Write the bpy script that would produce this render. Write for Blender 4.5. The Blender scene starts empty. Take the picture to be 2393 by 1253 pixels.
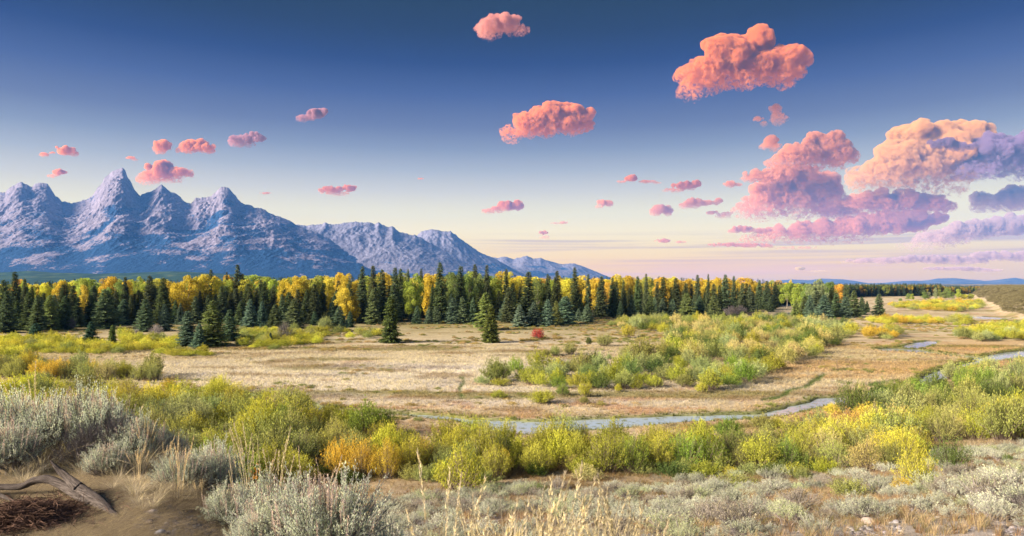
import bpy, math, random
import numpy as np
from mathutils import Vector

# ------------------------------------------------------------------ camera, sky, sun, exposure
F = 1560.0; CX = 1196.5; HY = 665.0; CAMZ = 15.0      # focal length in photo pixels, image centre, horizon row, eye height over the meadow
scene = bpy.context.scene
cam_data = bpy.data.cameras.new('camera')
cam = bpy.data.objects.new('camera', cam_data)
scene.collection.objects.link(cam)
cam.location = (0, 0, CAMZ)
cam.rotation_euler = (math.radians(90), 0, 0)
cam_data.sensor_width = 36.0
cam_data.lens = 36.0 * F / 2393.0
cam_data.shift_y = (HY - 626.5) / 2393.0
cam_data.clip_start = 0.1
cam_data.clip_end = 200000.0
cam_data.dof.use_dof = True
cam_data.dof.focus_distance = 22.0
cam_data.dof.aperture_fstop = 5.0
scene.camera = cam

SUN_DIR = Vector((-0.87, -0.32, 0.40)).normalized()   # towards the sun
SUN_EL = math.asin(SUN_DIR.z)
SUN_ROT = math.atan2(SUN_DIR.x, SUN_DIR.y)
sd = bpy.data.lights.new('sun', 'SUN')
sd.energy = 5.0
sd.angle = math.radians(28)
sd.color = (1.0, 0.81, 0.64)
sun = bpy.data.objects.new('sun', sd)
scene.collection.objects.link(sun)
sun.rotation_euler = (-SUN_DIR).to_track_quat('-Z', 'Y').to_euler()

EXPO = 1.85
scene.view_settings.view_transform = 'Standard'
scene.view_settings.look = 'None'
scene.view_settings.gamma = 1.0
scene.view_settings.exposure = EXPO
scene.view_settings.use_curve_mapping = False
scene.render.engine = 'CYCLES'
cy = scene.cycles
cy.max_bounces = 8; cy.diffuse_bounces = 4; cy.glossy_bounces = 2; cy.transmission_bounces = 2
cy.transparent_max_bounces = 8; cy.volume_bounces = 2
cy.caustics_reflective = False; cy.caustics_refractive = False
cy.sample_clamp_indirect = 4.0
cy.use_adaptive_sampling = True; cy.adaptive_threshold = 0.01
cy.use_denoising = True
try:
    cy.denoiser = 'OPENIMAGEDENOISE'; cy.denoising_input_passes = 'RGB_ALBEDO_NORMAL'; cy.denoising_prefilter = 'ACCURATE'
except Exception:
    pass
cy.volume_step_rate = 1.0

# -- node helpers
def nd(nt, typ, **kw):
    n = nt.nodes.new(typ)
    for k, v in kw.items():
        if hasattr(n, k): setattr(n, k, v)
    return n
def lk(nt, a, b): nt.links.new(a, b)
def sock(nt, inp, v):
    if isinstance(v, bpy.types.NodeSocket): nt.links.new(v, inp)
    else: inp.default_value = v
def mth(nt, op, a, b=0.0, c=0.0, clamp=False):
    n = nt.nodes.new('ShaderNodeMath'); n.operation = op; n.use_clamp = clamp
    sock(nt, n.inputs[0], a); sock(nt, n.inputs[1], b); sock(nt, n.inputs[2], c)
    return n.outputs[0]
def mixc(nt, f, a, b, mode='MIX'):
    n = nt.nodes.new('ShaderNodeMix'); n.data_type = 'RGBA'; n.blend_type = mode; n.clamp_factor = True
    def c4(v): return v if isinstance(v, bpy.types.NodeSocket) else (*v[:3], 1.0)
    sock(nt, n.inputs[0], f); sock(nt, n.inputs[6], c4(a)); sock(nt, n.inputs[7], c4(b))
    return n.outputs[2]
def ramp(nt, fac, pts, interp='LINEAR'):
    n = nt.nodes.new('ShaderNodeValToRGB'); n.color_ramp.interpolation = interp
    e = n.color_ramp.elements
    while len(e) > 1: e.remove(e[-1])
    for i, (p, c) in enumerate(pts):
        el = e[0] if i == 0 else e.new(p)
        el.position = p
        el.color = (c, c, c, 1) if isinstance(c, (int, float)) else (*c[:3], 1)
    sock(nt, n.inputs[0], fac)
    return n.outputs[0]
def noise(nt, vec, scale, detail=4.0, rough=0.5, dist=0.0):
    n = nt.nodes.new('ShaderNodeTexNoise')
    if vec is not None: nt.links.new(vec, n.inputs['Vector'])
    n.inputs['Scale'].default_value = scale; n.inputs['Detail'].default_value = detail
    n.inputs['Roughness'].default_value = rough; n.inputs['Distortion'].default_value = dist
    return n.outputs[0]
def mapr(nt, v, a, b, c=0.0, d=1.0, smooth=True):
    n = nt.nodes.new('ShaderNodeMapRange'); n.interpolation_type = 'SMOOTHSTEP' if smooth else 'LINEAR'
    sock(nt, n.inputs[0], v)
    n.inputs[1].default_value = a; n.inputs[2].default_value = b; n.inputs[3].default_value = c; n.inputs[4].default_value = d
    return n.outputs[0]
def s2l(r, g, b):
    f = lambda c: (c/255/12.92) if c/255 <= 0.04045 else ((c/255+0.055)/1.055)**2.4
    return np.array([f(r), f(g), f(b)])

# -- world: Nishita sky shaped by a gradient over elevation, thin stratus near the horizon
world = bpy.data.worlds.new('World'); scene.world = world; world.use_nodes = True
wt = world.node_tree; wt.nodes.clear()
tc = nd(wt, 'ShaderNodeTexCoord')
sep = nd(wt, 'ShaderNodeSeparateXYZ'); lk(wt, tc.outputs['Generated'], sep.inputs[0])
zz = sep.outputs[2]
sky = nd(wt, 'ShaderNodeTexSky'); sky.sky_type = 'NISHITA'; sky.sun_disc = False
sky.sun_elevation = SUN_EL; sky.sun_rotation = SUN_ROT; sky.altitude = 2000
G = 2.0 ** (-EXPO)
def S(r, g, b, k=1.0): return tuple(s2l(r, g, b) * G * k * 10.0)   # the background strength is 0.1
HAZE_D = 3.0e-5; HAZE_C = (.11, .36, .95); HAZE_L = (.055, .140, .30)     # density, colour and the light the air itself sends back
def behind(y, rgb, k=1.0):
    """sky radiance that, seen through the air at photo row y, has this colour"""
    e = math.atan((HY-y)/F); path = min(2065/max(math.sin(e), 1e-3), 20000/math.cos(e)); T = math.exp(-HAZE_D*path)
    L = (s2l(*rgb)*G*k - np.array(HAZE_L)*(1-T))/T
    return (math.sin(e)*2.2, tuple(np.maximum(L, .0015)*10.0))
ROWS = [(660, (232, 208, 208)), (620, (250, 222, 200)), (580, (251, 234, 208)), (540, (248, 240, 220)), (500, (234, 234, 224)), (450, (208, 214, 222)), (400, (175, 190, 212)), (350, (142, 163, 197)), (300, (115, 138, 182)),
        (225, (85, 114, 168)), (150, (60, 92, 146)), (75, (42, 74, 124)), (0, (33, 63, 108))]
zc = mth(wt, 'MULTIPLY', mth(wt, 'MAXIMUM', zz, 0.0), 2.2)
grad = ramp(wt, zc, [behind(*t) for t in ROWS]+[(1.0, tuple(s2l(30, 58, 102)*G*10))])
base = mixc(wt, 0.02, grad, mixc(wt, 1.0, sky.outputs[0], (0.35, 0.33, 0.42), 'MULTIPLY'))
# thin layered stratus, eastern half of the view, close to the horizon
comb = nd(wt, 'ShaderNodeCombineXYZ')
sock(wt, comb.inputs[0], mth(wt, 'MULTIPLY', sep.outputs[0], 2.2)); sock(wt, comb.inputs[1], mth(wt, 'MULTIPLY', sep.outputs[1], 2.2))
sock(wt, comb.inputs[2], mth(wt, 'MULTIPLY', zz, 110.0))
n1 = noise(wt, comb.outputs[0], 1.0, 6.0, 0.55, 0.3)
band = mapr(wt, n1, 0.43, 0.60)
elev = ramp(wt, zz, [(0.0, .9), (0.052, .85), (0.066, .75), (0.078, 0.0)])
east = mapr(wt, sep.outputs[0], -0.12, 0.03)
stf = mth(wt, 'MULTIPLY', mth(wt, 'MULTIPLY', band, elev), east)
strat_col = ramp(wt, zz, [(0.0, S(214, 190, 196, 1.25)), (0.02, S(250, 188, 158, 1.5)), (0.045, S(222, 168, 150, 1.25)), (0.08, S(200, 160, 150, 1.0))])
base2 = mixc(wt, mth(wt, 'MULTIPLY', stf, 0.8), base, strat_col)
bg = nd(wt, 'ShaderNodeBackground'); bg.inputs[1].default_value = 0.1
lk(wt, base2, bg.inputs[0])
wo = nd(wt, 'ShaderNodeOutputWorld'); lk(wt, bg.outputs[0], wo.inputs[0])
world.cycles.sampling_method = 'MANUAL'; world.cycles.sample_map_resolution = 512

# ------------------------------------------------------------------ numpy noise
def _h(ix, iy, iz, seed):
    n = (ix.astype(np.int64) * 374761393 + iy.astype(np.int64) * 668265263 + iz.astype(np.int64) * 2147483647 + seed * 1274126177) & 0xffffffff
    n = ((n ^ (n >> 13)) * 1274126177) & 0xffffffff
    n = ((n ^ (n >> 16)) * 2246822519) & 0xffffffff
    return ((n ^ (n >> 15)) & 0xffffff) / float(0xffffff)
def vn(x, y, seed=0):
    x = np.asarray(x, float); y = np.asarray(y, float)
    ix = np.floor(x); iy = np.floor(y); fx = x - ix; fy = y - iy
    ux = fx*fx*fx*(fx*(fx*6-15)+10); uy = fy*fy*fy*(fy*(fy*6-15)+10); z = np.zeros_like(ix)
    a = _h(ix, iy, z, seed); b = _h(ix+1, iy, z, seed); c = _h(ix, iy+1, z, seed); d = _h(ix+1, iy+1, z, seed)
    return (a*(1-ux)+b*ux)*(1-uy) + (c*(1-ux)+d*ux)*uy
def fbm(x, y, octv=4, seed=0, gain=0.5):
    s = 0.0; a = 1.0; t = 0.0
    x = np.asarray(x, float); y = np.asarray(y, float)
    for i in range(octv):
        s = s + a * vn(x, y, seed + i*17); t += a; a *= gain
        x = x*2.03 + 11.3; y = y*2.03 + 5.7
    return s / t
def ridged(x, y, octv=4, seed=0, gain=0.5):
    s = 0.0; a = 1.0; t = 0.0
    x = np.asarray(x, float); y = np.asarray(y, float)
    for i in range(octv):
        s = s + a * (1 - np.abs(2*vn(x, y, seed + i*17) - 1)); t += a; a *= gain
        x = x*2.07 + 3.3; y = y*2.07 + 9.7
    return s / t
def vn3(x, y, z, seed=0):
    ix = np.floor(x); iy = np.floor(y); iz = np.floor(z); fx = x-ix; fy = y-iy; fz = z-iz
    ux = fx*fx*(3-2*fx); uy = fy*fy*(3-2*fy); uz = fz*fz*(3-2*fz)
    r = 0
    for dx in (0, 1):
        for dy in (0, 1):
            for dz in (0, 1):
                r = r + _h(ix+dx, iy+dy, iz+dz, seed) * (ux if dx else 1-ux) * (uy if dy else 1-uy) * (uz if dz else 1-uz)
    return r
def sst(a, b, x):
    t = np.clip((x-a)/(b-a), 0, 1); return t*t*(3-2*t)

# ------------------------------------------------------------------ mesh + object helpers
def mesh_np(name, V, Fc, mats=(), smooth=False, attrs=None):
    V = np.asarray(V, dtype=np.float32); Fc = np.asarray(Fc, dtype=np.int32)
    me = bpy.data.meshes.new(name)
    k = Fc.shape[1]
    me.vertices.add(len(V)); me.vertices.foreach_set('co', V.ravel())
    me.loops.add(Fc.size); me.loops.foreach_set('vertex_index', Fc.ravel())
    me.polygons.add(len(Fc)); me.polygons.foreach_set('loop_start', np.arange(0, Fc.size, k, dtype=np.int32))
    me.polygons.foreach_set('loop_total', np.full(len(Fc), k, dtype=np.int32))
    me.polygons.foreach_set('use_smooth', np.full(len(Fc), smooth))
    me.update(calc_edges=True)
    for m in mats: me.materials.append(m)
    for an, (kind, arr) in (attrs or {}).items():
        at = me.attributes.new(an, kind, 'POINT')
        at.data.foreach_set('color' if kind == 'FLOAT_COLOR' else ('vector' if kind == 'FLOAT_VECTOR' else 'value'), np.asarray(arr, dtype=np.float32).ravel())
    return me
def link(name, me, parent=None, color=None, loc=None):
    o = bpy.data.objects.new(name, me); scene.collection.objects.link(o)
    if parent is not None: o.parent = parent
    if color is not None: o.color = (*color[:3], 1)
    if loc is not None: o.location = loc
    return o
def struct(o, label=None, cat=None):
    o['kind'] = 'structure'
    if label: o['label'] = label
    if cat: o['category'] = cat
    return o
def stuff(o, label, cat):
    o['kind'] = 'stuff'; o['label'] = label; o['category'] = cat
    return o
def principled(name, base=(0.5, 0.5, 0.5), rough=0.9, spec=0.2):
    m = bpy.data.materials.new(name); m.use_nodes = True
    b = m.node_tree.nodes['Principled BSDF']
    b.inputs['Base Color'].default_value = (*base, 1); b.inputs['Roughness'].default_value = rough
    b.inputs['Specular IOR Level'].default_value = spec
    return m, m.node_tree, b
# ------------------------------------------------------------------ terrain height
def pxd(px, d): return (px - CX) / F * d          # world x of photo column px at depth d
def floor_pt(px, py):
    d = F * CAMZ / (py - HY); return (pxd(px, d), d)
PD = np.array([0, 2.4, 4, 5.5, 7, 9, 14, 20, 30, 40, 50, 60, 80, 100], float)
PROF = {
    -400: [13.35, 13.4, 13.38, 13.3, 13.1, 12.2, 8.6, 5.4, 2.1, .5, 0, 0, 0, 0],
    300: [13.35, 13.4, 13.38, 13.3, 13.1, 12.2, 8.6, 5.4, 2.1, .5, 0, 0, 0, 0],
    700: [13.35, 13.3, 13.2, 12.9, 12.2, 11.0, 8.6, 6.0, 3.0, 1.0, 0.1, 0, 0, 0],
    950: [13.35, 13.25, 12.8, 12.2, 11.6, 10.9, 9.1, 7.3, 4.6, 2.2, .5, 0, 0, 0],
    1500: [13.35, 13.2, 12.6, 12.1, 11.5, 10.8, 9.3, 7.5, 4.9, 2.5, .8, 0, 0, 0],
    1900: [13.35, 13.1, 12.4, 11.9, 11.4, 10.8, 9.75, 8.1, 5.4, 3.1, 1.0, .1, 0, 0],
    2393: [13.35, 13.1, 12.4, 11.9, 11.4, 10.8, 9.9, 8.6, 6.3, 4.2, 2.6, 1.35, .15, 0],
    2900: [13.35, 13.1, 12.4, 11.9, 11.5, 11.2, 10.9, 10.2, 9.0, 7.8, 6.6, 5.0, 2.5, 1.0]}
PK = np.array(sorted(PROF)); PZ = np.array([PROF[k] for k in PK])
RIVER = [  # photo column, photo row on the meadow floor, half width in metres
    [(430, 908, .1), (455, 912, .7), (480, 915, .1), (600, 926, .05), (690, 944, .1), (710, 949, .9), (745, 957, .9), (765, 959, .1), (900, 964, .05), (960, 968, .3), (1030, 974, .9),
     (1085, 980, .4), (1115, 984, 1.2), (1160, 990, 1.9), (1230, 997, 2.5), (1310, 994, 2.3), (1400, 989, 2.1), (1480, 984, 1.8), (1570, 978, 1.5), (1650, 976, 1.2),
     (1720, 972, 1.2), (1780, 970, .5), (1830, 962, .8), (1875, 950, 1.0), (1905, 943, .9), (1955, 935, 2.1), (2010, 927, .5), (2060, 916, .7), (2110, 906, .7),
     (2160, 893, .8), (2195, 878, 1.5), (2212, 866, .9), (2260, 852, .7), (2310, 842, 1.2), (2350, 833, 2.6), (2400, 826, 3.2), (2480, 815, 3)],
    [(2310, 842, 1.4), (2260, 833, 1.3), (2210, 828, 1.2), (2165, 823, 1.8), (2110, 818, 4.0), (2080, 818, 2.5), (2072, 816, 1.2)],
    [(2130, 812, 2.0), (2160, 802, 2.0), (2178, 797, 1.0)],
    [(2250, 739, 5), (2275, 740.5, 8), (2300, 743, 8), (2318, 745, 4)],
    [(1805, 741, 2), (1830, 737, 3), (1842, 730, 4)]]
DITCH = [[(1078, 880, .02), (1084, 893, .02), (1074, 907, .02), (1080, 930, .0)], [(1092, 888, .1), (1130, 893, .1), (1175, 897, .1)],
         [(1925, 875, .15), (1905, 890, .15), (1880, 905, .25), (1845, 912, .2), (1830, 925, .25), (1790, 935, .3)],
         [(1880, 990, .1), (1855, 1003, .1), (1838, 1022, .1)], [(1950, 868, .4), (1985, 862, .4)], [(1960, 893, .5), (2030, 900, .4), (2100, 890, .4)]]
def poly_world(pl): return [(*floor_pt(a, b), w*1.15) for a, b, w in pl]
RIVW = [poly_world(p) for p in RIVER]; DITW = [poly_world(p) for p in DITCH]
def edge_dist(x, y, polys):
    best = np.full(np.shape(x), 1e9)
    for pl in polys:
        for (x0, y0, w0), (x1, y1, w1) in zip(pl[:-1], pl[1:]):
            dx, dy = x1-x0, y1-y0; L = dx*dx+dy*dy
            t = np.clip(((x-x0)*dx+(y-y0)*dy)/L, 0, 1)
            d = np.hypot(x-(x0+t*dx), y-(y0+t*dy)) - (w0+(w1-w0)*t)
            best = np.minimum(best, d)
    return best
BX = np.array([60, 150, 205, 217, 239, 366, 640, 1250, 2300, 5000], float); BY = np.array([-200, 90, 180, 282, 334, 520, 936, 1700, 3000, 6500], float)
def bench_s(x, y):
    return (x - np.interp(y, BY, BX)) * 0.80 + 4*(fbm(x/28, y/40, 2, 91)-.5) + 4*(fbm(x/90, y/120, 2, 92)-.5)
def height(x, y, detail=True):
    x = np.asarray(x, float); y = np.asarray(y, float)
    r = np.hypot(x, y); yy = np.maximum(y, 0.0)
    u = np.where(y > 0.05*np.abs(x), x/np.maximum(y, 1e-3), np.sign(x)*20)
    px = np.clip(CX + F*u, PK[0], PK[-1])
    d = np.where(y > 0, np.maximum(y, 0) + 0.25*np.abs(x)*np.clip((np.abs(u)-.9), 0, 1), 0)
    j = np.clip(np.searchsorted(PK, px, side='right')-1, 0, len(PK)-2)
    t = (px-PK[j])/(PK[j+1]-PK[j]); t = t*t*(3-2*t)
    i = np.clip(np.searchsorted(PD, d, side='right')-1, 0, len(PD)-2)
    s = np.clip((d-PD[i])/(PD[i+1]-PD[i]), 0, 1)
    z = (PZ[j, i]*(1-s)+PZ[j, i+1]*s)*(1-t) + (PZ[j+1, i]*(1-s)+PZ[j+1, i+1]*s)*t
    onslope = np.clip(z/3, 0, 1)
    bs = bench_s(x, y)
    bz = sst(0, 19, bs)*(11.3 + 1.2*(fbm(x/70, y/70, 3, 21)-.5)) + sst(60, 400, bs)*0.6
    rise = sst(950, 1500, np.where(x > 0, y, 0))*sst(40, 260, bs)*(5.5+5*fbm(x/330, y/200, 3, 33))
    z = np.maximum(z, bz+rise)
    fl = np.clip(1-z/1.5, 0, 1)
    z = z + fl*(0.22*(fbm(x/16, y/16, 3, 3)-.5)) + np.where(r < 60, onslope*.5*(fbm(x/4.5, y/4.5, 3, 5)-.5)*np.clip((r-3)/8, 0.1, 1), 0)
    z = z + np.where((z > 4) & (y > 150), 0.5*(fbm(x/7, y/7, 2, 8)-.5), 0)
    if detail:
        e = np.full(np.shape(z), 1e9)
        msk = (y > 55) & (y < 420) & (z < 2.5)
        if np.any(msk):
            xs, ys = x[msk], y[msk]
            wob = 0.9*(fbm(xs/2.6, ys/2.6, 3, 44)-.5)
            er = edge_dist(xs, ys, RIVW)+wob; ed = edge_dist(xs, ys, DITW)+wob*.4
            sub = z[msk]
            sub = sub + 0.10*np.exp(-((er-1.2)/1.0)**2)
            sub = np.where(er < 1.0, np.minimum(sub, -0.6+ (sub+.6)*sst(-0.5, 0.5, er)), sub)
            sub = np.where(ed < .6, sub - .14*(1-sst(-.2, .5, ed)), sub)
            z = z.copy(); z[msk] = sub
    return z
def z_at(x, y): return float(height(np.array([x]), np.array([y]))[0])
_DD = np.concatenate([np.arange(2.6, 12, .1), np.arange(12, 60, .25), np.arange(60, 400, .8), np.arange(400, 1500, 6)])
def ground(px, py, first=False):
    """where the line of sight of photo pixel (px, py) meets the ground"""
    if py < 1000 and px < 2150:
        d = F*CAMZ/(py-HY); return pxd(px, d), d, z_at(pxd(px, d), d)
    x = pxd(px, _DD); z = height(x, _DD, False)
    p = HY + (CAMZ - z)*F/_DD
    idx = np.where((p[:-1] >= py) & (p[1:] < py))[0]
    if len(idx) == 0: d = F*CAMZ/max(py-HY, 4)
    else:
        k = idx[0] if first else idx[-1]
        t = (p[k]-py)/(p[k]-p[k+1]); d = _DD[k]+t*(_DD[k+1]-_DD[k])
    return pxd(px, d), d, z_at(pxd(px, d), d)

# ------------------------------------------------------------------ terrain sheet
ang = np.concatenate([np.arange(-180, -46, 3.0), np.arange(-46, 46.01, 0.17), np.arange(48, 180, 3.0)])
rr = [0.8]
while rr[-1] < 19700:
    r_ = rr[-1]
    k = 1.04 if r_ < 5 else 1.016 if r_ < 58 else 1.0046 if r_ < 118 else 1.0095 if r_ < 420 else 1.03 if r_ < 2500 else 1.12
    rr.append(r_*k)
rr = np.array(rr)
A, R = np.meshgrid(np.radians(ang), rr)
TX = R*np.sin(A); TY = R*np.cos(A)
TZ = height(TX, TY)
nr, na = TX.shape
def lerp3(a, b, t): return a*(1-t[..., None]) + b*t[..., None]
STRAW = np.array([.47, .415, .275]); PALE = np.array([.62, .59, .50]); TANG = np.array([.44, .31, .15]); OLIVE = np.array([.20, .185, .055])
GREEN = np.array([.07, .12, .03]); ROSE = np.array([.40, .255, .17]); BROWN = np.array([.19, .145, .085]); SAGEG = np.array([.30, .27, .19]); DUST = np.array([.33, .31, .285])
def ground_color(x, y, z):
    n1_ = fbm(x/22, y/9, 4, 101); n2_ = fbm(x/7, y/4, 4, 102); n3_ = fbm(x/60, y/40, 3, 103)
    px = CX + F*x/np.maximum(y, 1); py = HY + (CAMZ-z)*F/np.maximum(y, 1)
    c = np.broadcast_to(STRAW, x.shape+(3,)).copy()
    # bleached middle of the meadow (a world-space ellipse)
    pale = np.exp(-(((x+12)/62)**2 + ((y-118)/42)**2)*1.1)
    c = lerp3(c, np.broadcast_to(PALE, c.shape), np.clip(pale*(.35+1.1*n1_), 0, 1))
    c = lerp3(c, np.broadcast_to(ROSE, c.shape), .75*sst(.53, .70, n2_)*sst(.40, .62, n3_))
    c = lerp3(c, np.broadcast_to(TANG, c.shape), .75*sst(15, 55, x)*sst(.35, .6, n1_)*sst(260, 150, y) + .55*sst(92, 70, y)*np.clip(n1_+.2, 0, 1))
    c = lerp3(c, np.broadcast_to(OLIVE, c.shape), .75*sst(.54, .70, fbm(x/30, y/7, 3, 107))*sst(.35, .55, n3_))
    c = lerp3(c, np.broadcast_to(BROWN*1.5, c.shape), .65*sst(.60, .72, fbm(x/11, y/4, 4, 108)))
    c = lerp3(c, np.broadcast_to(np.array([.42, .40, .40]), c.shape), .5*pale[..., None][..., 0]*sst(.55, .68, fbm(x/14, y/5, 4, 109)))
    # under the forest and along its edge
    c = lerp3(c, np.broadcast_to(OLIVE*.9, c.shape), sst(150, 260, y)*sst(95, 60, x)*np.clip(.25+.9*n2_, 0, .8))
    c = lerp3(c, np.broadcast_to(BROWN*.6, c.shape), sst(275, 330, y)*sst(140, 100, x))
    # thickets stand on darker, redder sedge
    c = lerp3(c, np.broadcast_to(BROWN*1.4, c.shape), .55*sst(66, 54, y)*sst(3, 1, z))
    # slopes of the viewpoint bluff and the bench
    hi = sst(.5, 3, z)
    slope_c = lerp3(np.broadcast_to(SAGEG, c.shape), np.broadcast_to(DUST, c.shape), np.clip(2.2*(fbm(x/2.2, y/2.2, 4, 110)-.28), 0, 1))
    slope_c = lerp3(slope_c, np.broadcast_to(BROWN*1.2, c.shape), .75*sst(.52, .66, fbm(x/3.4, y/3.4, 3, 111)))
    bench_c = lerp3(np.broadcast_to(np.array([.19, .17, .11]), c.shape), np.broadcast_to(np.array([.26, .22, .16]), c.shape), np.clip(n1_*1.6-.3, 0, 1))
    bench_c = lerp3(bench_c, np.broadcast_to(np.array([.30, .26, .20]), c.shape), sst(8, 2, z)*.7)
    near = sst(150, 110, y)
    bench_c = bench_c*(.6+.9*fbm(x/9, y/30, 4, 133))[..., None]
    c = lerp3(c, lerp3(bench_c, slope_c, near), hi)
    # banks
    m = (y > 55) & (y < 420) & (z < 2.5)
    if np.any(m):
        er = edge_dist(x[m], y[m], RIVW); ed = edge_dist(x[m], y[m], DITW)
        k1 = sst(1.7, .2, er+1.6*(n2_[m]-.5)); k2 = sst(.6, -.1, ed+.6*(n2_[m]-.5))
        cm = c[m]
        cm = lerp3(cm, np.broadcast_to(GREEN*1.2, cm.shape), np.maximum(k1*.75, k2*.9))
        cm = lerp3(cm, np.broadcast_to(np.array([.05, .045, .025]), cm.shape), sst(.15, -.2, er))
        c[m] = cm
    far = sst(900, 1800, y)*sst(1.0, 0.2, z)
    c = lerp3(c, np.broadcast_to(np.array([.10, .12, .06]), c.shape), far)
    c = c*(0.86+.28*fbm(x/.8, y/.8, 3, 120))[..., None]
    return np.clip(c, .01, .85)
TC = ground_color(TX, TY, TZ)
V = np.stack([TX, TY, TZ], -1).reshape(-1, 3)
ii = np.arange(nr-1)[:, None]*na; jj = np.arange(na)[None, :]; jn = (jj+1) % na
Fq = np.stack([ii+jj, ii+na+jj, ii+na+jn, ii+jn], -1).reshape(-1, 4)[:, ::-1]
cen = len(V); V = np.vstack([V, [[0, 0, 13.35]]])
Tq = np.stack([np.full(na, cen), np.arange(na), (np.arange(na)+1) % na, np.full(na, cen)], -1)
cols = np.vstack([TC.reshape(-1, 3), [[.3, .25, .18]]]); cols = np.hstack([cols, np.ones((len(cols), 1))])
mg, nt, b = principled('meadow_soil', rough=1.0, spec=0.05)
at = nd(nt, 'ShaderNodeAttribute', attribute_name='Col'); geo = nd(nt, 'ShaderNodeNewGeometry')
g1 = noise(nt, geo.outputs['Position'], 2.1, 8, .65); g2 = noise(nt, geo.outputs['Position'], 26.0, 5, .7)
k = mapr(nt, g1, .3, .72, .62, 1.3, False); k2 = mapr(nt, g2, .3, .7, .7, 1.25, False)
kk = mth(nt, 'MULTIPLY', k, k2)
cx_ = nd(nt, 'ShaderNodeCombineXYZ'); [lk(nt, kk, cx_.inputs[i]) for i in range(3)]
lk(nt, mixc(nt, 1.0, at.outputs['Color'], cx_.outputs[0], 'MULTIPLY'), b.inputs['Base Color'])
bp = nd(nt, 'ShaderNodeBump'); bp.inputs['Strength'].default_value = .7; bp.inputs['Distance'].default_value = .12
lk(nt, mth(nt, 'ADD', g1, mth(nt, 'MULTIPLY', g2, .35)), bp.inputs['Height']); lk(nt, bp.outputs[0], b.inputs['Normal'])
me = mesh_np('ground', V, Fq, (mg,), True, {'Col': ('FLOAT_COLOR', cols)})
struct(link('ground', me))

# stream water (one level sheet below the meadow; it shows where the channel is cut)
mw, nt, b = principled('stream_water', (.33, .41, .45), .03, .6)
b.inputs['IOR'].default_value = 1.5
geo = nd(nt, 'ShaderNodeNewGeometry')
mp = nd(nt, 'ShaderNodeMapping'); mp.inputs['Scale'].default_value = (1, .35, 1); lk(nt, geo.outputs['Position'], mp.inputs[0])
wn = noise(nt, mp.outputs[0], 3.0, 3, .6)
bp = nd(nt, 'ShaderNodeBump'); bp.inputs['Strength'].default_value = .10; bp.inputs['Distance'].default_value = .02
lk(nt, wn, bp.inputs['Height']); lk(nt, bp.outputs[0], b.inputs['Normal'])
wp = noise(nt, geo.outputs['Position'], 1.3, 6, .7)      # floating weed
lk(nt, mixc(nt, mapr(nt, wp, .57, .60), (.33, .41, .45), (.12, .15, .05)), b.inputs['Base Color'])
lk(nt, mapr(nt, wp, .58, .62, .05, .6), b.inputs['Roughness'])
wx, wy = np.meshgrid(np.linspace(-330, 420, 30), np.linspace(58, 430, 20))
wV = np.stack([wx, wy, np.full_like(wx, -.16)], -1).reshape(-1, 3)
q = np.arange(19)[:, None]*30+np.arange(29)[None, :]
struct(link('water', mesh_np('water', wV, np.stack([q, q+1, q+31, q+30], -1).reshape(-1, 4), (mw,))))

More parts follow.
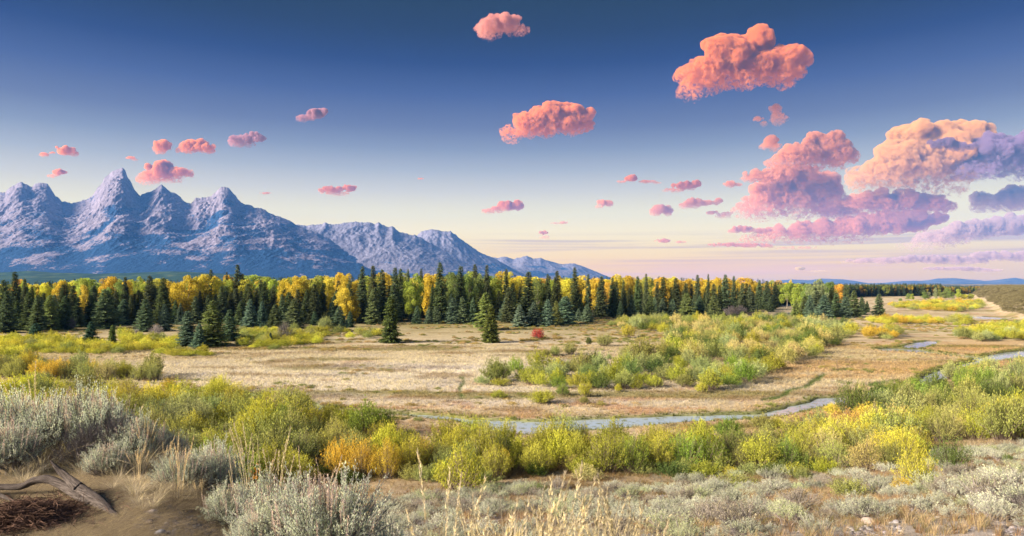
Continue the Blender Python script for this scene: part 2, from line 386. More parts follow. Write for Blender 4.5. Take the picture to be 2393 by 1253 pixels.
# ------------------------------------------------------------------ mountains
def blur1(a, s):
    if s < .5: return a
    k = int(3*s); w = np.exp(-.5*(np.arange(-k, k+1)/s)**2); w /= w.sum()
    return np.convolve(np.pad(a, k, mode='edge'), w, 'valid')
def rock_material(name, rock, wood, tree_hi, bias):
    m, nt, b = principled(name, rock, 1.0, 0.05)
    geo = nd(nt, 'ShaderNodeNewGeometry'); P = geo.outputs['Position']
    sp = nd(nt, 'ShaderNodeSeparateXYZ'); lk(nt, P, sp.inputs[0])
    km = nd(nt, 'ShaderNodeMapping'); km.inputs['Scale'].default_value = (.001, .001, .001); lk(nt, P, km.inputs[0])
    k2 = nd(nt, 'ShaderNodeMapping'); k2.inputs['Scale'].default_value = (.0016, .0006, .0042); k2.inputs['Rotation'].default_value = (0, math.radians(28), 0); lk(nt, P, k2.inputs[0])
    streak = noise(nt, k2.outputs[0], 1.3, 7, .62, .5)
    patch = noise(nt, km.outputs[0], 2.6, 9, .66, .4)
    speck = noise(nt, km.outputs[0], 34.0, 4, .7)
    fa = nd(nt, 'ShaderNodeAttribute', attribute_name='gully')
    hgt = mapr(nt, sp.outputs[2], 100.0, tree_hi, .075, -.15, False)
    s = mth(nt, 'ADD', mth(nt, 'MULTIPLY', streak, .55), mth(nt, 'MULTIPLY', patch, .45))
    s = mth(nt, 'ADD', s, hgt); s = mth(nt, 'ADD', s, mth(nt, 'MULTIPLY', mth(nt, 'SUBTRACT', speck, .5), .30))
    s = mth(nt, 'ADD', s, mth(nt, 'MULTIPLY', mth(nt, 'SUBTRACT', fa.outputs['Fac'], .5), .16)); s = mth(nt, 'ADD', s, bias)
    wmask = mapr(nt, s, .49, .525)
    k3 = nd(nt, 'ShaderNodeMapping'); k3.inputs['Scale'].default_value = (.0022, .0005, .0007); k3.inputs['Rotation'].default_value = (0, math.radians(-14), 0); lk(nt, P, k3.inputs[0])
    strata = noise(nt, k3.outputs[0], 9.0, 10, .70, .5)
    rc = ramp(nt, strata, [(.34, tuple(np.array(rock)*.55)), (.5, tuple(rock)), (.64, tuple(np.array(rock)*1.25))])
    crack = noise(nt, k3.outputs[0], 26.0, 8, .75, .6)
    rc = mixc(nt, mapr(nt, crack, .40, .52, .7, 0), rc, tuple(np.array(rock)*.3))
    wc = ramp(nt, speck, [(.3, tuple(np.array(wood)*.7)), (.7, tuple(np.array(wood)*1.6))])
    col = mixc(nt, wmask, rc, wc)
    snow = mth(nt, 'MULTIPLY', mapr(nt, noise(nt, km.outputs[0], 5.5, 3, .5, 1.0), .70, .73), mapr(nt, sp.outputs[2], 1150, 1350))
    col = mixc(nt, snow, col, (.75, .77, .82))
    lk(nt, col, b.inputs['Base Color'])
    bp = nd(nt, 'ShaderNodeBump'); bp.inputs['Strength'].default_value = .55; bp.inputs['Distance'].default_value = 40.0
    lk(nt, strata, bp.inputs['Height']); lk(nt, bp.outputs[0], b.inputs['Normal'])
    return m
def mountain(name, crest, D, DB, mat, seed, amp=.20, jag=.075, step=1.5, nt_=300, basez=0.0, label=None, smooth0=0):
    cx = np.array([c[0] for c in crest], float); cyy = np.array([c[1] for c in crest], float)
    px = np.arange(cx[0], cx[-1]+step, step)
    zc = CAMZ + (HY-np.interp(px, cx, cyy))/F*D
    X = (px-CX)/F*D
    env = np.clip((zc-basez)/900, 0, 1)
    zc = zc + env*jag*1000*(ridged(X/210, X*0, 5, seed+5, .68)-.62)
    T = np.linspace(0, 1, nt_)**1.15
    levels = [0, 2, 6, 15, 34, 70]; B = np.array([blur1(zc, s/step) for s in levels])
    lt = np.array([0, .07, .18, .36, .62, 1.0])
    Z = np.empty((nt_, len(px))); DD = D + (DB-D)*T
    PXX = np.empty_like(Z)
    for i, t in enumerate(T):
        j = min(np.searchsorted(lt, t, side='right')-1, 4); f = (t-lt[j])/(lt[j+1]-lt[j])
        row = B[j]*(1-f)+B[j+1]*f
        row = np.minimum(row, zc*1.0+0*row) if t < .04 else row
        Z[i] = basez + (row-basez)*(1-t)**1.25
    TT = T[:, None]; XX = (px[None, :]-CX)/F*DD[:, None]; YY = DD[:, None]+0*XX
    wob = 900*(fbm(XX/2200, YY/2200, 3, seed+1)-.5)
    a = (Z-basez)*np.clip(TT*6, 0, 1)*np.clip((1-TT)*3, 0, 1)
    sp1 = ridged((XX+wob+.30*(D-YY))/950, YY/4200, 2, seed+2)
    sp2 = ridged((XX+wob*.6-.25*(D-YY))/380, YY/1300, 3, seed+3)
    sp3 = ridged((XX+wob*.3)/125, YY/520, 4, seed+4, .6)
    sp4 = ridged(XX/60, YY/75, 3, seed+9, .6)
    Z = Z + a*(amp*.95*(sp1-.62) + amp*.52*(sp2-.6) + amp*.36*(sp3-.6) + amp*.22*(sp4-.6))
    lim = (zc/D)[None, :] - TT*.0030
    Z = np.where(TT > 0.001, np.minimum(Z, CAMZ + lim*YY - CAMZ*YY/D*0), Z)
    Z = np.maximum(Z, basez-4)
    gul = 1-(.5*sp1+.5*sp2)
    gul = (gul-gul.min())/(gul.max()-gul.min())
    # back side
    nb = 14; TBk = np.linspace(0, 1, nb+1)[1:]
    ZB = np.array([basez+(B[3]-basez)*(1-t)**1.3*.97 - 30*t for t in TBk]); YB = np.array([D+(t*.22*D) for t in TBk])[:, None]+0*ZB
    ZB[0] = np.minimum(ZB[0], zc-15)
    XB = (px[None, :]-CX)/F*D*(1+.0*YB)
    XB = XX[0][None, :]+0*YB
    Z = np.vstack([ZB[::-1], Z]); YY = np.vstack([YB[::-1], YY]); XX = np.vstack([XB[::-1], XX]); gul = np.vstack([np.repeat(gul[:1], nb, 0), gul])
    Z[0] = basez-6; Z[-1] = basez-6
    Z[:, 0] = np.minimum(Z[:, 0], basez+0*Z[:, 0]) if cx[0] > 0 else Z[:, 0]
    n0, n1__ = Z.shape
    q = np.arange(n0-1)[:, None]*n1__+np.arange(n1__-1)[None, :]
    me = mesh_np(name, np.stack([XX, YY, Z], -1).reshape(-1, 3), np.stack([q, q+n1__, q+n1__+1, q+1], -1).reshape(-1, 4), (mat,), True, {'gully': ('FLOAT', gul.ravel())})
    return struct(link(name, me), label, 'mountain')
ROCK = (.235, .215, .275); WOOD = (.012, .040, .098)  # base colours carry some of the distance haze's blue, strongest in the wood
m_main = rock_material('granite_and_fir', ROCK, WOOD, 1250.0, .045)
m_side = rock_material('granite_slopes', (.215, .215, .285), (.02, .060, .135), 1050.0, -.05)  # haze blue is mixed into these base colours too
crestA = [(-260, 500), (-150, 470), (-60, 462), (0, 452), (12, 452), (20, 440), (38, 430), (52, 427), (64, 430), (75, 437), (84, 428), (100, 426), (112, 433), (124, 447), (127, 455),
          (137, 463), (143, 470), (166, 477), (185, 472), (214, 460), (228, 440), (240, 428), (243, 418), (255, 408), (262, 401), (276, 395), (288, 393), (293, 398), (296, 411),
          (306, 425), (314, 443), (328, 458), (332, 452), (345, 448), (355, 446), (368, 438), (378, 430), (386, 436), (398, 450), (412, 455), (430, 468), (446, 477), (452, 470),
          (458, 460), (470, 463), (492, 460), (502, 450), (515, 440), (524, 436), (534, 437), (541, 446), (552, 461), (566, 474), (590, 484), (620, 490), (650, 505), (680, 518), (700, 528),
          (740, 545), (790, 566), (850, 592), (910, 622), (960, 645), (1000, 664)]
crestB = [(560, 520), (640, 524), (700, 526), (720, 528), (745, 524), (763, 520), (780, 523), (808, 519), (830, 520), (862, 518), (875, 524), (884, 521), (900, 530), (915, 530), (935, 541),
          (952, 546), (970, 549), (1000, 566), (1040, 585), (1080, 606), (1130, 632), (1180, 652), (1215, 664)]
crestC = [(860, 570), (930, 556), (965, 556), (975, 550), (985, 542), (1000, 538), (1015, 537), (1030, 541), (1053, 542), (1068, 551), (1085, 566), (1105, 580), (1125, 592), (1145, 600),
          (1170, 612), (1200, 628), (1235, 648), (1265, 664)]
crestD = [(1040, 610), (1100, 600), (1140, 598), (1160, 602), (1180, 599), (1200, 605), (1222, 599), (1232, 598), (1245, 605), (1262, 603), (1290, 612), (1310, 617), (1340, 616), (1360, 622),
          (1385, 632), (1410, 642), (1440, 655), (1470, 664)]
mountain('mountain', crestA, 10400, 6200, m_main, 7, label='jagged main mountain range with the highest pointed granite peak above the forest')
mountain('mountain', crestB, 11600, 7600, m_side, 57, step=2.0, nt_=150, label='long grey ridge descending right behind the pointed peaks')
mountain('mountain', crestC, 12900, 9200, m_side, 97, step=2.4, nt_=110, label='round topped bluish mountain between the grey ridge and the low far ridge')
mountain('mountain', crestD, 15200, 11500, m_side, 137, step=2.6, nt_=80, label='lowest hazy ridge at the right end of the range')
# wooded moraine at the mountains' foot
m_mor, nt, b = principled('wooded_moraine', (.05, .09, .05), 1.0, .05)
geo = nd(nt, 'ShaderNodeNewGeometry'); km = nd(nt, 'ShaderNodeMapping'); km.inputs['Scale'].default_value = (.004, .0016, .02); lk(nt, geo.outputs['Position'], km.inputs[0])
lk(nt, ramp(nt, noise(nt, km.outputs[0], 2.0, 8, .7, .3), [(.35, (.010, .034, .036)), (.5, (.022, .060, .044)), (.62, (.05, .09, .05)), (.72, (.16, .16, .11))]), b.inputs['Base Color'])
mountain('hills', [(-300, 634), (-100, 640), (0, 637), (70, 633), (120, 637), (230, 640), (330, 637), (400, 634), (450, 636), (520, 640), (580, 643), (640, 648), (720, 655), (800, 662), (830, 665)],
         4600, 3300, m_mor, 211, amp=.15, jag=.002, step=4, nt_=50, label='low green wooded hills below the mountains')
# low blue ranges far off on the right
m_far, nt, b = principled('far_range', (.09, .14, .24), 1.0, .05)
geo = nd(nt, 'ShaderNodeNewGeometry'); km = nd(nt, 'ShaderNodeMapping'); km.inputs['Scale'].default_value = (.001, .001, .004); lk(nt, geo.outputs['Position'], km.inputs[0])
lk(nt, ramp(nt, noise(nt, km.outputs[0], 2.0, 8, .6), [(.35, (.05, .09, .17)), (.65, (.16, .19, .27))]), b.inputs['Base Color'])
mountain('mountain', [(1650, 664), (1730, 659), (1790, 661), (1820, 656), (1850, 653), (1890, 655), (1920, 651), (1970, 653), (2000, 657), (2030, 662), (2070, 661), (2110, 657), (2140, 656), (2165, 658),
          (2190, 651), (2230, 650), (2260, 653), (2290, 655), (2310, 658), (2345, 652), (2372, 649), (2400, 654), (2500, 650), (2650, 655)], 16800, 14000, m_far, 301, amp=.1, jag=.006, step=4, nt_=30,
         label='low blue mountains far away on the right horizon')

# ------------------------------------------------------------------ air
hz = bpy.data.materials.new('haze'); hz.use_nodes = True; nt = hz.node_tree; nt.nodes.clear()
pv = nd(nt, 'ShaderNodeVolumePrincipled'); pv.inputs['Color'].default_value = (*HAZE_C, 1); pv.inputs['Density'].default_value = HAZE_D; pv.inputs['Anisotropy'].default_value = 0.0
om = nd(nt, 'ShaderNodeOutputMaterial'); lk(nt, pv.outputs[0], om.inputs['Volume'])
x0, x1, y0, y1, z0, z1 = -20000, 20000, -20000, 20000, -12.0, 2080.0
hv = [(x, y, z) for z in (z0, z1) for x, y in ((x0, y0), (x1, y0), (x1, y1), (x0, y1))]
hf = [(0, 3, 2, 1), (4, 5, 6, 7), (0, 1, 5, 4), (1, 2, 6, 5), (2, 3, 7, 6), (3, 0, 4, 7)]
o = link('haze', mesh_np('haze', hv, hf, (hz,))); o['kind'] = 'stuff'
# ------------------------------------------------------------------ clouds: real puffy bodies of water vapour, far beyond the haze
def icosphere_dirs(n, rng):
    v = rng.normal(size=(n, 3)); return v/np.linalg.norm(v, axis=1)[:, None]
cmat = {}
def cloud_mat(dens, col, dn0):
    key = (round(dens, 6), col)
    if key not in cmat:
        m = bpy.data.materials.new('sunset_tinted_vapour'); m.use_nodes = True; nt = m.node_tree; nt.nodes.clear(); m.cycles.volume_step_rate = .35
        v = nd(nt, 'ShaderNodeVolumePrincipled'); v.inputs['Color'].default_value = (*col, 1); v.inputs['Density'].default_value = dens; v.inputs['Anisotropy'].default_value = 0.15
        tco = nd(nt, 'ShaderNodeTexCoord'); nz_ = noise(nt, tco.outputs['Object'], 3.4*dens/dn0, 7, .60, .8); sz_ = nd(nt, 'ShaderNodeSeparateXYZ'); lk(nt, tco.outputs['Object'], sz_.inputs[0])
        nz_ = mth(nt, 'ADD', nz_, mth(nt, 'MULTIPLY', mth(nt, 'ADD', mth(nt, 'MULTIPLY', sz_.outputs[2], dens/dn0), .1), .07)); nz_ = mth(nt, 'MINIMUM', nz_, .70)
        lk(nt, mth(nt, 'MULTIPLY', mapr(nt, nz_, .44, .62), dens*2.2), v.inputs['Density'])
        o_ = nd(nt, 'ShaderNodeOutputMaterial'); lk(nt, v.outputs[0], o_.inputs['Volume'])
        cmat[key] = m
    return cmat[key]
def cloud_group(voxels):
    ng = bpy.data.node_groups.new('cloud_body', 'GeometryNodeTree')
    ng.interface.new_socket('Geometry', in_out='INPUT', socket_type='NodeSocketGeometry'); ng.interface.new_socket('Geometry', in_out='OUTPUT', socket_type='NodeSocketGeometry')
    gi = ng.nodes.new('NodeGroupInput'); go = ng.nodes.new('NodeGroupOutput')
    mp_ = ng.nodes.new('GeometryNodeMeshToPoints'); pv_ = ng.nodes.new('GeometryNodePointsToVolume'); vm = ng.nodes.new('GeometryNodeVolumeToMesh')
    ra = ng.nodes.new('GeometryNodeInputNamedAttribute'); ra.data_type = 'FLOAT'; ra.inputs[0].default_value = 'rad'
    pv_.resolution_mode = 'VOXEL_SIZE'; pv_.inputs['Voxel Size'].default_value = voxels; pv_.inputs['Density'].default_value = 1.0
    vm.resolution_mode = 'GRID'; vm.inputs['Threshold'].default_value = .25
    ng.links.new(gi.outputs[0], mp_.inputs['Mesh']); ng.links.new(ra.outputs[0], mp_.inputs['Radius']); ng.links.new(mp_.outputs[0], pv_.inputs['Points']); ng.links.new(ra.outputs[0], pv_.inputs['Radius'])
    ng.links.new(pv_.outputs[0], vm.inputs['Volume']); ng.links.new(vm.outputs[0], go.inputs[0])
    return ng
def cloud(label, ells, D, col=(1, .86, .80), dens=1.0, seed=0, res=110, puff=1.0):
    rng = np.random.default_rng(seed+900)
    k = D/F; C_, R_ = [], []
    for (cx, cyy, rx, ry) in ells:
        n = int(9*rx/ry)+8
        for i in range(n):
            a = rng.uniform(0, 2*math.pi); q = math.sqrt(rng.uniform(0, 1)); r = ry*rng.uniform(.42, .80)*(1-.45*q)
            ex, ey = max(rx-r*.8, 1), max(ry-r*.8, .5)
            C_.append((cx+q*ex*math.cos(a), rng.uniform(-1, 1)*ry*.9*(1-.5*q), cyy-q*ey*math.sin(a))); R_.append(r)
    C_ = np.array(C_); R_ = np.array(R_)
    allC, allR = [C_], [R_]
    c, r = C_, R_
    for lev, (m_, f) in enumerate(((7, .46), (6, .45))):
        dirs = icosphere_dirs(len(c)*m_, rng)*np.array([1.25, 1, .85]); dirs[:, 2] = np.where(dirs[:, 2] > .2, dirs[:, 2]*.6, dirs[:, 2])
        # image rows grow downwards: negative third component = up. Push puffs upwards and to the sides
        pc = np.repeat(c, m_, 0); pr = np.repeat(r, m_)
        nr_ = pr*f*rng.uniform(.55, 1.2, len(pr))
        c = pc + dirs*(pr*.86)[:, None]*puff; r = nr_
        keep = rng.uniform(0, 1, len(c)) < .8
        c, r = c[keep], r[keep]
        allC.append(c); allR.append(r)
    C_ = np.vstack(allC); R_ = np.concatenate(allR)
    cx0 = np.mean([e[0] for e in ells]); cy0 = np.mean([e[1] for e in ells])
    P = np.stack([(C_[:, 0]-cx0)*k, C_[:, 1]*k, -(C_[:, 2]-cy0)*k], -1)
    ext = (P.max(0)-P.min(0)).max()
    me = bpy.data.meshes.new('pts'); me.vertices.add(len(P)); me.vertices.foreach_set('co', P.astype(np.float32).ravel())
    a_ = me.attributes.new('rad', 'FLOAT', 'POINT'); a_.data.foreach_set('value', (R_*k).astype(np.float32))
    o = link('cloud', me)
    md = o.modifiers.new('body', 'NODES'); md.node_group = cloud_group(ext/res)
    bpy.context.view_layer.update()
    dg = bpy.context.evaluated_depsgraph_get()
    m2 = bpy.data.meshes.new_from_object(o.evaluated_get(dg))
    o.modifiers.clear(); o.data = m2
    n = len(m2.vertices); co = np.empty(n*3, np.float32); m2.vertices.foreach_get('co', co); co = co.reshape(-1, 3).astype(float)
    no = np.empty(n*3, np.float32); m2.vertices.foreach_get('normal', no); no = no.reshape(-1, 3)
    ry = np.mean([e[3] for e in ells])*k
    q = co/ry
    disp = sum(w*(vn3(q[:, 0]*s+7, q[:, 1]*s+3, q[:, 2]*s+5, seed+i)-.5) for i, (s, w) in enumerate(((2.1, .26), (4.5, .22), (9.5, .12), (19, .06))))
    # ragged lower and right-hand rims
    co = co + no*((disp+.12)*ry)[:, None]
    m2.vertices.foreach_set('co', co.astype(np.float32).ravel()); m2.update()
    rm = o.modifiers.new('skin', 'REMESH'); rm.mode = 'VOXEL'; rm.voxel_size = ext/res; rm.adaptivity = 0.0
    bpy.context.view_layer.update(); m3 = bpy.data.meshes.new_from_object(o.evaluated_get(bpy.context.evaluated_depsgraph_get()))
    o.modifiers.clear(); o.data = m3; bpy.data.meshes.remove(m2); bpy.data.meshes.remove(me); m2 = m3
    m2.materials.clear(); m2.materials.append(cloud_mat(dens/ry, col, dens))
    o.location = ((cx0-CX)*k, D, CAMZ+(HY-cy0)*k)
    o['label'] = label; o['category'] = 'cloud'; o['group'] = 'sunset clouds'
    return o
OR = (.95, .42, .14); PK_ = (1, .54, .28); GR = (.96, .76, .68); PU = (.62, .36, .40)  # sunset glow and shaded purple are put into the vapour colours
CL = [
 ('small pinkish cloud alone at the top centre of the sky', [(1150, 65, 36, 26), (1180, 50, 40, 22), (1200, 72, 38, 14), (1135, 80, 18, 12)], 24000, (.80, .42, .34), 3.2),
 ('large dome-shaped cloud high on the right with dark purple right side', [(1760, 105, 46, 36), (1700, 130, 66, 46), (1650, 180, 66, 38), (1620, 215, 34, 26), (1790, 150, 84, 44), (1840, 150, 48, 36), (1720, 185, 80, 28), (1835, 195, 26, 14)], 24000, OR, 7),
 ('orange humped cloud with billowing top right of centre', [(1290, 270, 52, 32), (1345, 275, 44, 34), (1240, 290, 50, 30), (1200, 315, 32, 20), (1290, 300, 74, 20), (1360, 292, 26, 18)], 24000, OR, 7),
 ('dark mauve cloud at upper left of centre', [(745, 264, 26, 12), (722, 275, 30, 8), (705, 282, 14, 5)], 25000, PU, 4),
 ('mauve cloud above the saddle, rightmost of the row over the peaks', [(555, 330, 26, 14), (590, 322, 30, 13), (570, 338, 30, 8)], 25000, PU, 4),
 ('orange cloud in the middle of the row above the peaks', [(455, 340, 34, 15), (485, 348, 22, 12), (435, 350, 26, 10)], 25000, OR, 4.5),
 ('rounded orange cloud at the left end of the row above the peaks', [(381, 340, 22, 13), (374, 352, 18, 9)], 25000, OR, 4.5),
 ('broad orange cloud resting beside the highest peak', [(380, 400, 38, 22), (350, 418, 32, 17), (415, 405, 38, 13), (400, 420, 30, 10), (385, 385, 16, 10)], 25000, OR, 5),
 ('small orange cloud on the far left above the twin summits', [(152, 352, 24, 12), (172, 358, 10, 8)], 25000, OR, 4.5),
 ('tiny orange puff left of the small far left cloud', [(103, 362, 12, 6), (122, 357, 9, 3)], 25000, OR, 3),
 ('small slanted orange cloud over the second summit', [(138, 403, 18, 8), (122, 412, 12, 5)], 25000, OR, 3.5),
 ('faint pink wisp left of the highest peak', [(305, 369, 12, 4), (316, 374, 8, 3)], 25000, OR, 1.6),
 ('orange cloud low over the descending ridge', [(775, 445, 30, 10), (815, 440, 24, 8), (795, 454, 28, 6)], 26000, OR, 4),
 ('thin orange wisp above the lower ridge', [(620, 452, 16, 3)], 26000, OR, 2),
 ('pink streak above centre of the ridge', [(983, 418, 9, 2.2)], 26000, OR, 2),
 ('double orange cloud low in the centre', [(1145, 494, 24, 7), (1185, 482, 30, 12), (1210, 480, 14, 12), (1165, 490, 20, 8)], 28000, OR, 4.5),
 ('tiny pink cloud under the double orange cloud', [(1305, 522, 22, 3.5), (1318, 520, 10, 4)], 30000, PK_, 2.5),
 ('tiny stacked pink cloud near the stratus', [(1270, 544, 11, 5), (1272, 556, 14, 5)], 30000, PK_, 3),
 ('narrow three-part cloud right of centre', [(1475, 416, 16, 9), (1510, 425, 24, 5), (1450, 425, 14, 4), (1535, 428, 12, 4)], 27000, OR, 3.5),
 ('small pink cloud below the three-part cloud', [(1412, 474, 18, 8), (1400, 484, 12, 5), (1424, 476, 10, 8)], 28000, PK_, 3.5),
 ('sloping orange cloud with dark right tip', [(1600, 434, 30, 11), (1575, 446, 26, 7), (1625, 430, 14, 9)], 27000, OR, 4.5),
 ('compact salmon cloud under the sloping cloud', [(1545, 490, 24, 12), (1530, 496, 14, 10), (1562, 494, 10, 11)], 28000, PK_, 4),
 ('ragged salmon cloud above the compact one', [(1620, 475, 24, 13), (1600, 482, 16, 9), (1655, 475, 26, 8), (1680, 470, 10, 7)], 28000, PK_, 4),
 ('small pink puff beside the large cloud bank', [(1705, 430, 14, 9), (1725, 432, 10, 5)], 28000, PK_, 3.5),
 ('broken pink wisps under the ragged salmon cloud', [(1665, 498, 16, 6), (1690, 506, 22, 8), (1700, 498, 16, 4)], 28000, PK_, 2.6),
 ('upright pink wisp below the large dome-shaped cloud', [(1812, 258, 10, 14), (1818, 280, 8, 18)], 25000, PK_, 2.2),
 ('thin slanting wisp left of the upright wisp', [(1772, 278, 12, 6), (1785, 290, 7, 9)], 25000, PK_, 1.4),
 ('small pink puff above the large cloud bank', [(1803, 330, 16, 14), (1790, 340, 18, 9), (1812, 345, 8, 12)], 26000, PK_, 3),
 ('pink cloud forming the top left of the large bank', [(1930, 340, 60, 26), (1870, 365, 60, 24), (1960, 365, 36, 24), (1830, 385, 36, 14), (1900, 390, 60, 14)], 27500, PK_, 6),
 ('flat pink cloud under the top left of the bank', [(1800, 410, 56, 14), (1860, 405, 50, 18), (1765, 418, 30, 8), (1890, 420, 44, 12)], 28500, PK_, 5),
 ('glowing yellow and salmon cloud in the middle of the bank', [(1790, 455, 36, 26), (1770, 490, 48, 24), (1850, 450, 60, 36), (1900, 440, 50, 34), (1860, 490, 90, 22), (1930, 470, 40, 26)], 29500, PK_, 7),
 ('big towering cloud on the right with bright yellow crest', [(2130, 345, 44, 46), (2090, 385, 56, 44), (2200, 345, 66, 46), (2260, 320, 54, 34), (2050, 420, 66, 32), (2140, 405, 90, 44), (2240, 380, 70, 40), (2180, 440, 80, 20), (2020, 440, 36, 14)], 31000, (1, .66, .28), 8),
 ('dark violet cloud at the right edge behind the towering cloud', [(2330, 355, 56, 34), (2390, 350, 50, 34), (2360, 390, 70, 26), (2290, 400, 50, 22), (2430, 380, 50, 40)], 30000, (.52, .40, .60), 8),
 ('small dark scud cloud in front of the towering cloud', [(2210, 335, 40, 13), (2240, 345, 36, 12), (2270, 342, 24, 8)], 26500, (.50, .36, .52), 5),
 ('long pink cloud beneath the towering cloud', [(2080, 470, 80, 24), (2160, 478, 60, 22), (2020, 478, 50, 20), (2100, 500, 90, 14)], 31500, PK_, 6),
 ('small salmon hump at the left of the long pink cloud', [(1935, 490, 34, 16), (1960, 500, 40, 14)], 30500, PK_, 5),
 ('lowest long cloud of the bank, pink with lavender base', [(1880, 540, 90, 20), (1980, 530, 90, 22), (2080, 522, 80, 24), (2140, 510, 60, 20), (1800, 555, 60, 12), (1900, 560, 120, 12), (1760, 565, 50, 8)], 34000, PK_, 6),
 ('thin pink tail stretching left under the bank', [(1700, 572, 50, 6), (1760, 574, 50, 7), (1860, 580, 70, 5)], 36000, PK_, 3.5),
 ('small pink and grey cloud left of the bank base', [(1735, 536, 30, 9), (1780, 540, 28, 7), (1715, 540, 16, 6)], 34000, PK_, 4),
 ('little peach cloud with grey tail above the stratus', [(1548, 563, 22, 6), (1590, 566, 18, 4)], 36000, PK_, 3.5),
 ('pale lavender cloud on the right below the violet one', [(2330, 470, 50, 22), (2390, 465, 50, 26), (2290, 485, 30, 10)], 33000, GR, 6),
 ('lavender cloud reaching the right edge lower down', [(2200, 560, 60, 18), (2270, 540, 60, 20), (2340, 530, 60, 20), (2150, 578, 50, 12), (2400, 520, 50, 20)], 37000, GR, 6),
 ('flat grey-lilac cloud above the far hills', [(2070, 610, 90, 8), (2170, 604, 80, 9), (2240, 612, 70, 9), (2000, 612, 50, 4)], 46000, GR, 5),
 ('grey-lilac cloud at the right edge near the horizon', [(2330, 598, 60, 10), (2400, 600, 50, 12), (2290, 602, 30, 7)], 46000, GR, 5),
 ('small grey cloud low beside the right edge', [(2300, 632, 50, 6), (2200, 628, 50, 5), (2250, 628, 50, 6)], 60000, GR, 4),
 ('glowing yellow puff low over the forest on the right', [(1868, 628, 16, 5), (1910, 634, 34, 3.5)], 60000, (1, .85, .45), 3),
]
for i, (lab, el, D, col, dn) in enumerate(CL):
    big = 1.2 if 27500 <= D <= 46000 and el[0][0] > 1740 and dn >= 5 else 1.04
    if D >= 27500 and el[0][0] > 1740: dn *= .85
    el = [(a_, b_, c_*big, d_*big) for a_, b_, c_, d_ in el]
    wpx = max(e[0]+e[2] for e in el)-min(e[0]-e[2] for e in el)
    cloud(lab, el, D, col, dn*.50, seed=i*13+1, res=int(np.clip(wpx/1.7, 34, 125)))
# ------------------------------------------------------------------ vegetation materials
def foliage_mat(name, mode, rough=.8, trans=.45, yel=.35, tipmul=(1.12, 1.12, .98)):
    m = bpy.data.materials.new(name); m.use_nodes = True; nt = m.node_tree; nt.nodes.clear()
    if mode == 'object':
        oi = nd(nt, 'ShaderNodeObjectInfo'); base = oi.outputs['Color']
    else:
        ia = nd(nt, 'ShaderNodeAttribute', attribute_type='INSTANCER', attribute_name='tint'); base = ia.outputs['Color']
    t = nd(nt, 'ShaderNodeAttribute', attribute_name='tone'); tp = nd(nt, 'ShaderNodeAttribute', attribute_name='tip')
    v = mapr(nt, t.outputs['Fac'], 0, 1, .52, 1.5, False)
    cv = nd(nt, 'ShaderNodeCombineXYZ'); lk(nt, v, cv.inputs[0]); lk(nt, v, cv.inputs[1]); lk(nt, mth(nt, 'MULTIPLY', v, mapr(nt, t.outputs['Fac'], 0, 1, 1.2, .75, False)), cv.inputs[2])
    c = mixc(nt, 1.0, base, cv.outputs[0], 'MULTIPLY')
    c = mixc(nt, mth(nt, 'MULTIPLY', tp.outputs['Fac'], yel), c, mixc(nt, 1.0, c, tipmul, 'MULTIPLY'))
    df = nd(nt, 'ShaderNodeBsdfDiffuse'); lk(nt, c, df.inputs[0])
    tr = nd(nt, 'ShaderNodeBsdfTranslucent'); lk(nt, c, tr.inputs[0])
    mx = nd(nt, 'ShaderNodeMixShader'); mx.inputs[0].default_value = trans; lk(nt, df.outputs[0], mx.inputs[1]); lk(nt, tr.outputs[0], mx.inputs[2])
    o_ = nd(nt, 'ShaderNodeOutputMaterial'); lk(nt, mx.outputs[0], o_.inputs['Surface'])
    return m
M_LEAF = foliage_mat('leaves', 'object', trans=.42); M_LEAFI = foliage_mat('leaves_scattered', 'inst')
M_NEED = foliage_mat('needles', 'object', trans=.25, yel=.5, tipmul=(1.5, 1.5, 1.35))
M_NEEDI = foliage_mat('needles_scattered', 'inst', trans=.25, yel=.5, tipmul=(1.5, 1.5, 1.35))
M_WILI = foliage_mat('willow_leaves_scattered', 'inst', trans=.32, yel=.7, tipmul=(1.28, 1.2, .95))
M_WIL = foliage_mat('willow_leaves', 'object', trans=.32, yel=.75, tipmul=(1.28, 1.2, .95))
def bark_mat(name, c0, c1, sc=6.0):
    m, nt, b = principled(name, c0, 1.0, .1)
    geo = nd(nt, 'ShaderNodeTexCoord'); mp_ = nd(nt, 'ShaderNodeMapping'); mp_.inputs['Scale'].default_value = (1, 1, .25); lk(nt, geo.outputs['Object'], mp_.inputs[0])
    n = noise(nt, mp_.outputs[0], sc, 8, .7)
    lk(nt, ramp(nt, n, [(.35, c0), (.65, c1)]), b.inputs['Base Color'])
    bp = nd(nt, 'ShaderNodeBump'); bp.inputs['Strength'].default_value = .8; bp.inputs['Distance'].default_value = .03; lk(nt, n, bp.inputs['Height']); lk(nt, bp.outputs[0], b.inputs['Normal'])
    return m
M_BARK = bark_mat('conifer_bark', (.05, .035, .025), (.13, .10, .08)); M_PALE = bark_mat('cottonwood_bark', (.16, .14, .12), (.38, .35, .30)); M_TWIG = bark_mat('twig_bark', (.12, .095, .075), (.28, .23, .19), 20)
M_GREY = bark_mat('grey_twigs', (.15, .135, .13), (.34, .32, .31), 20)

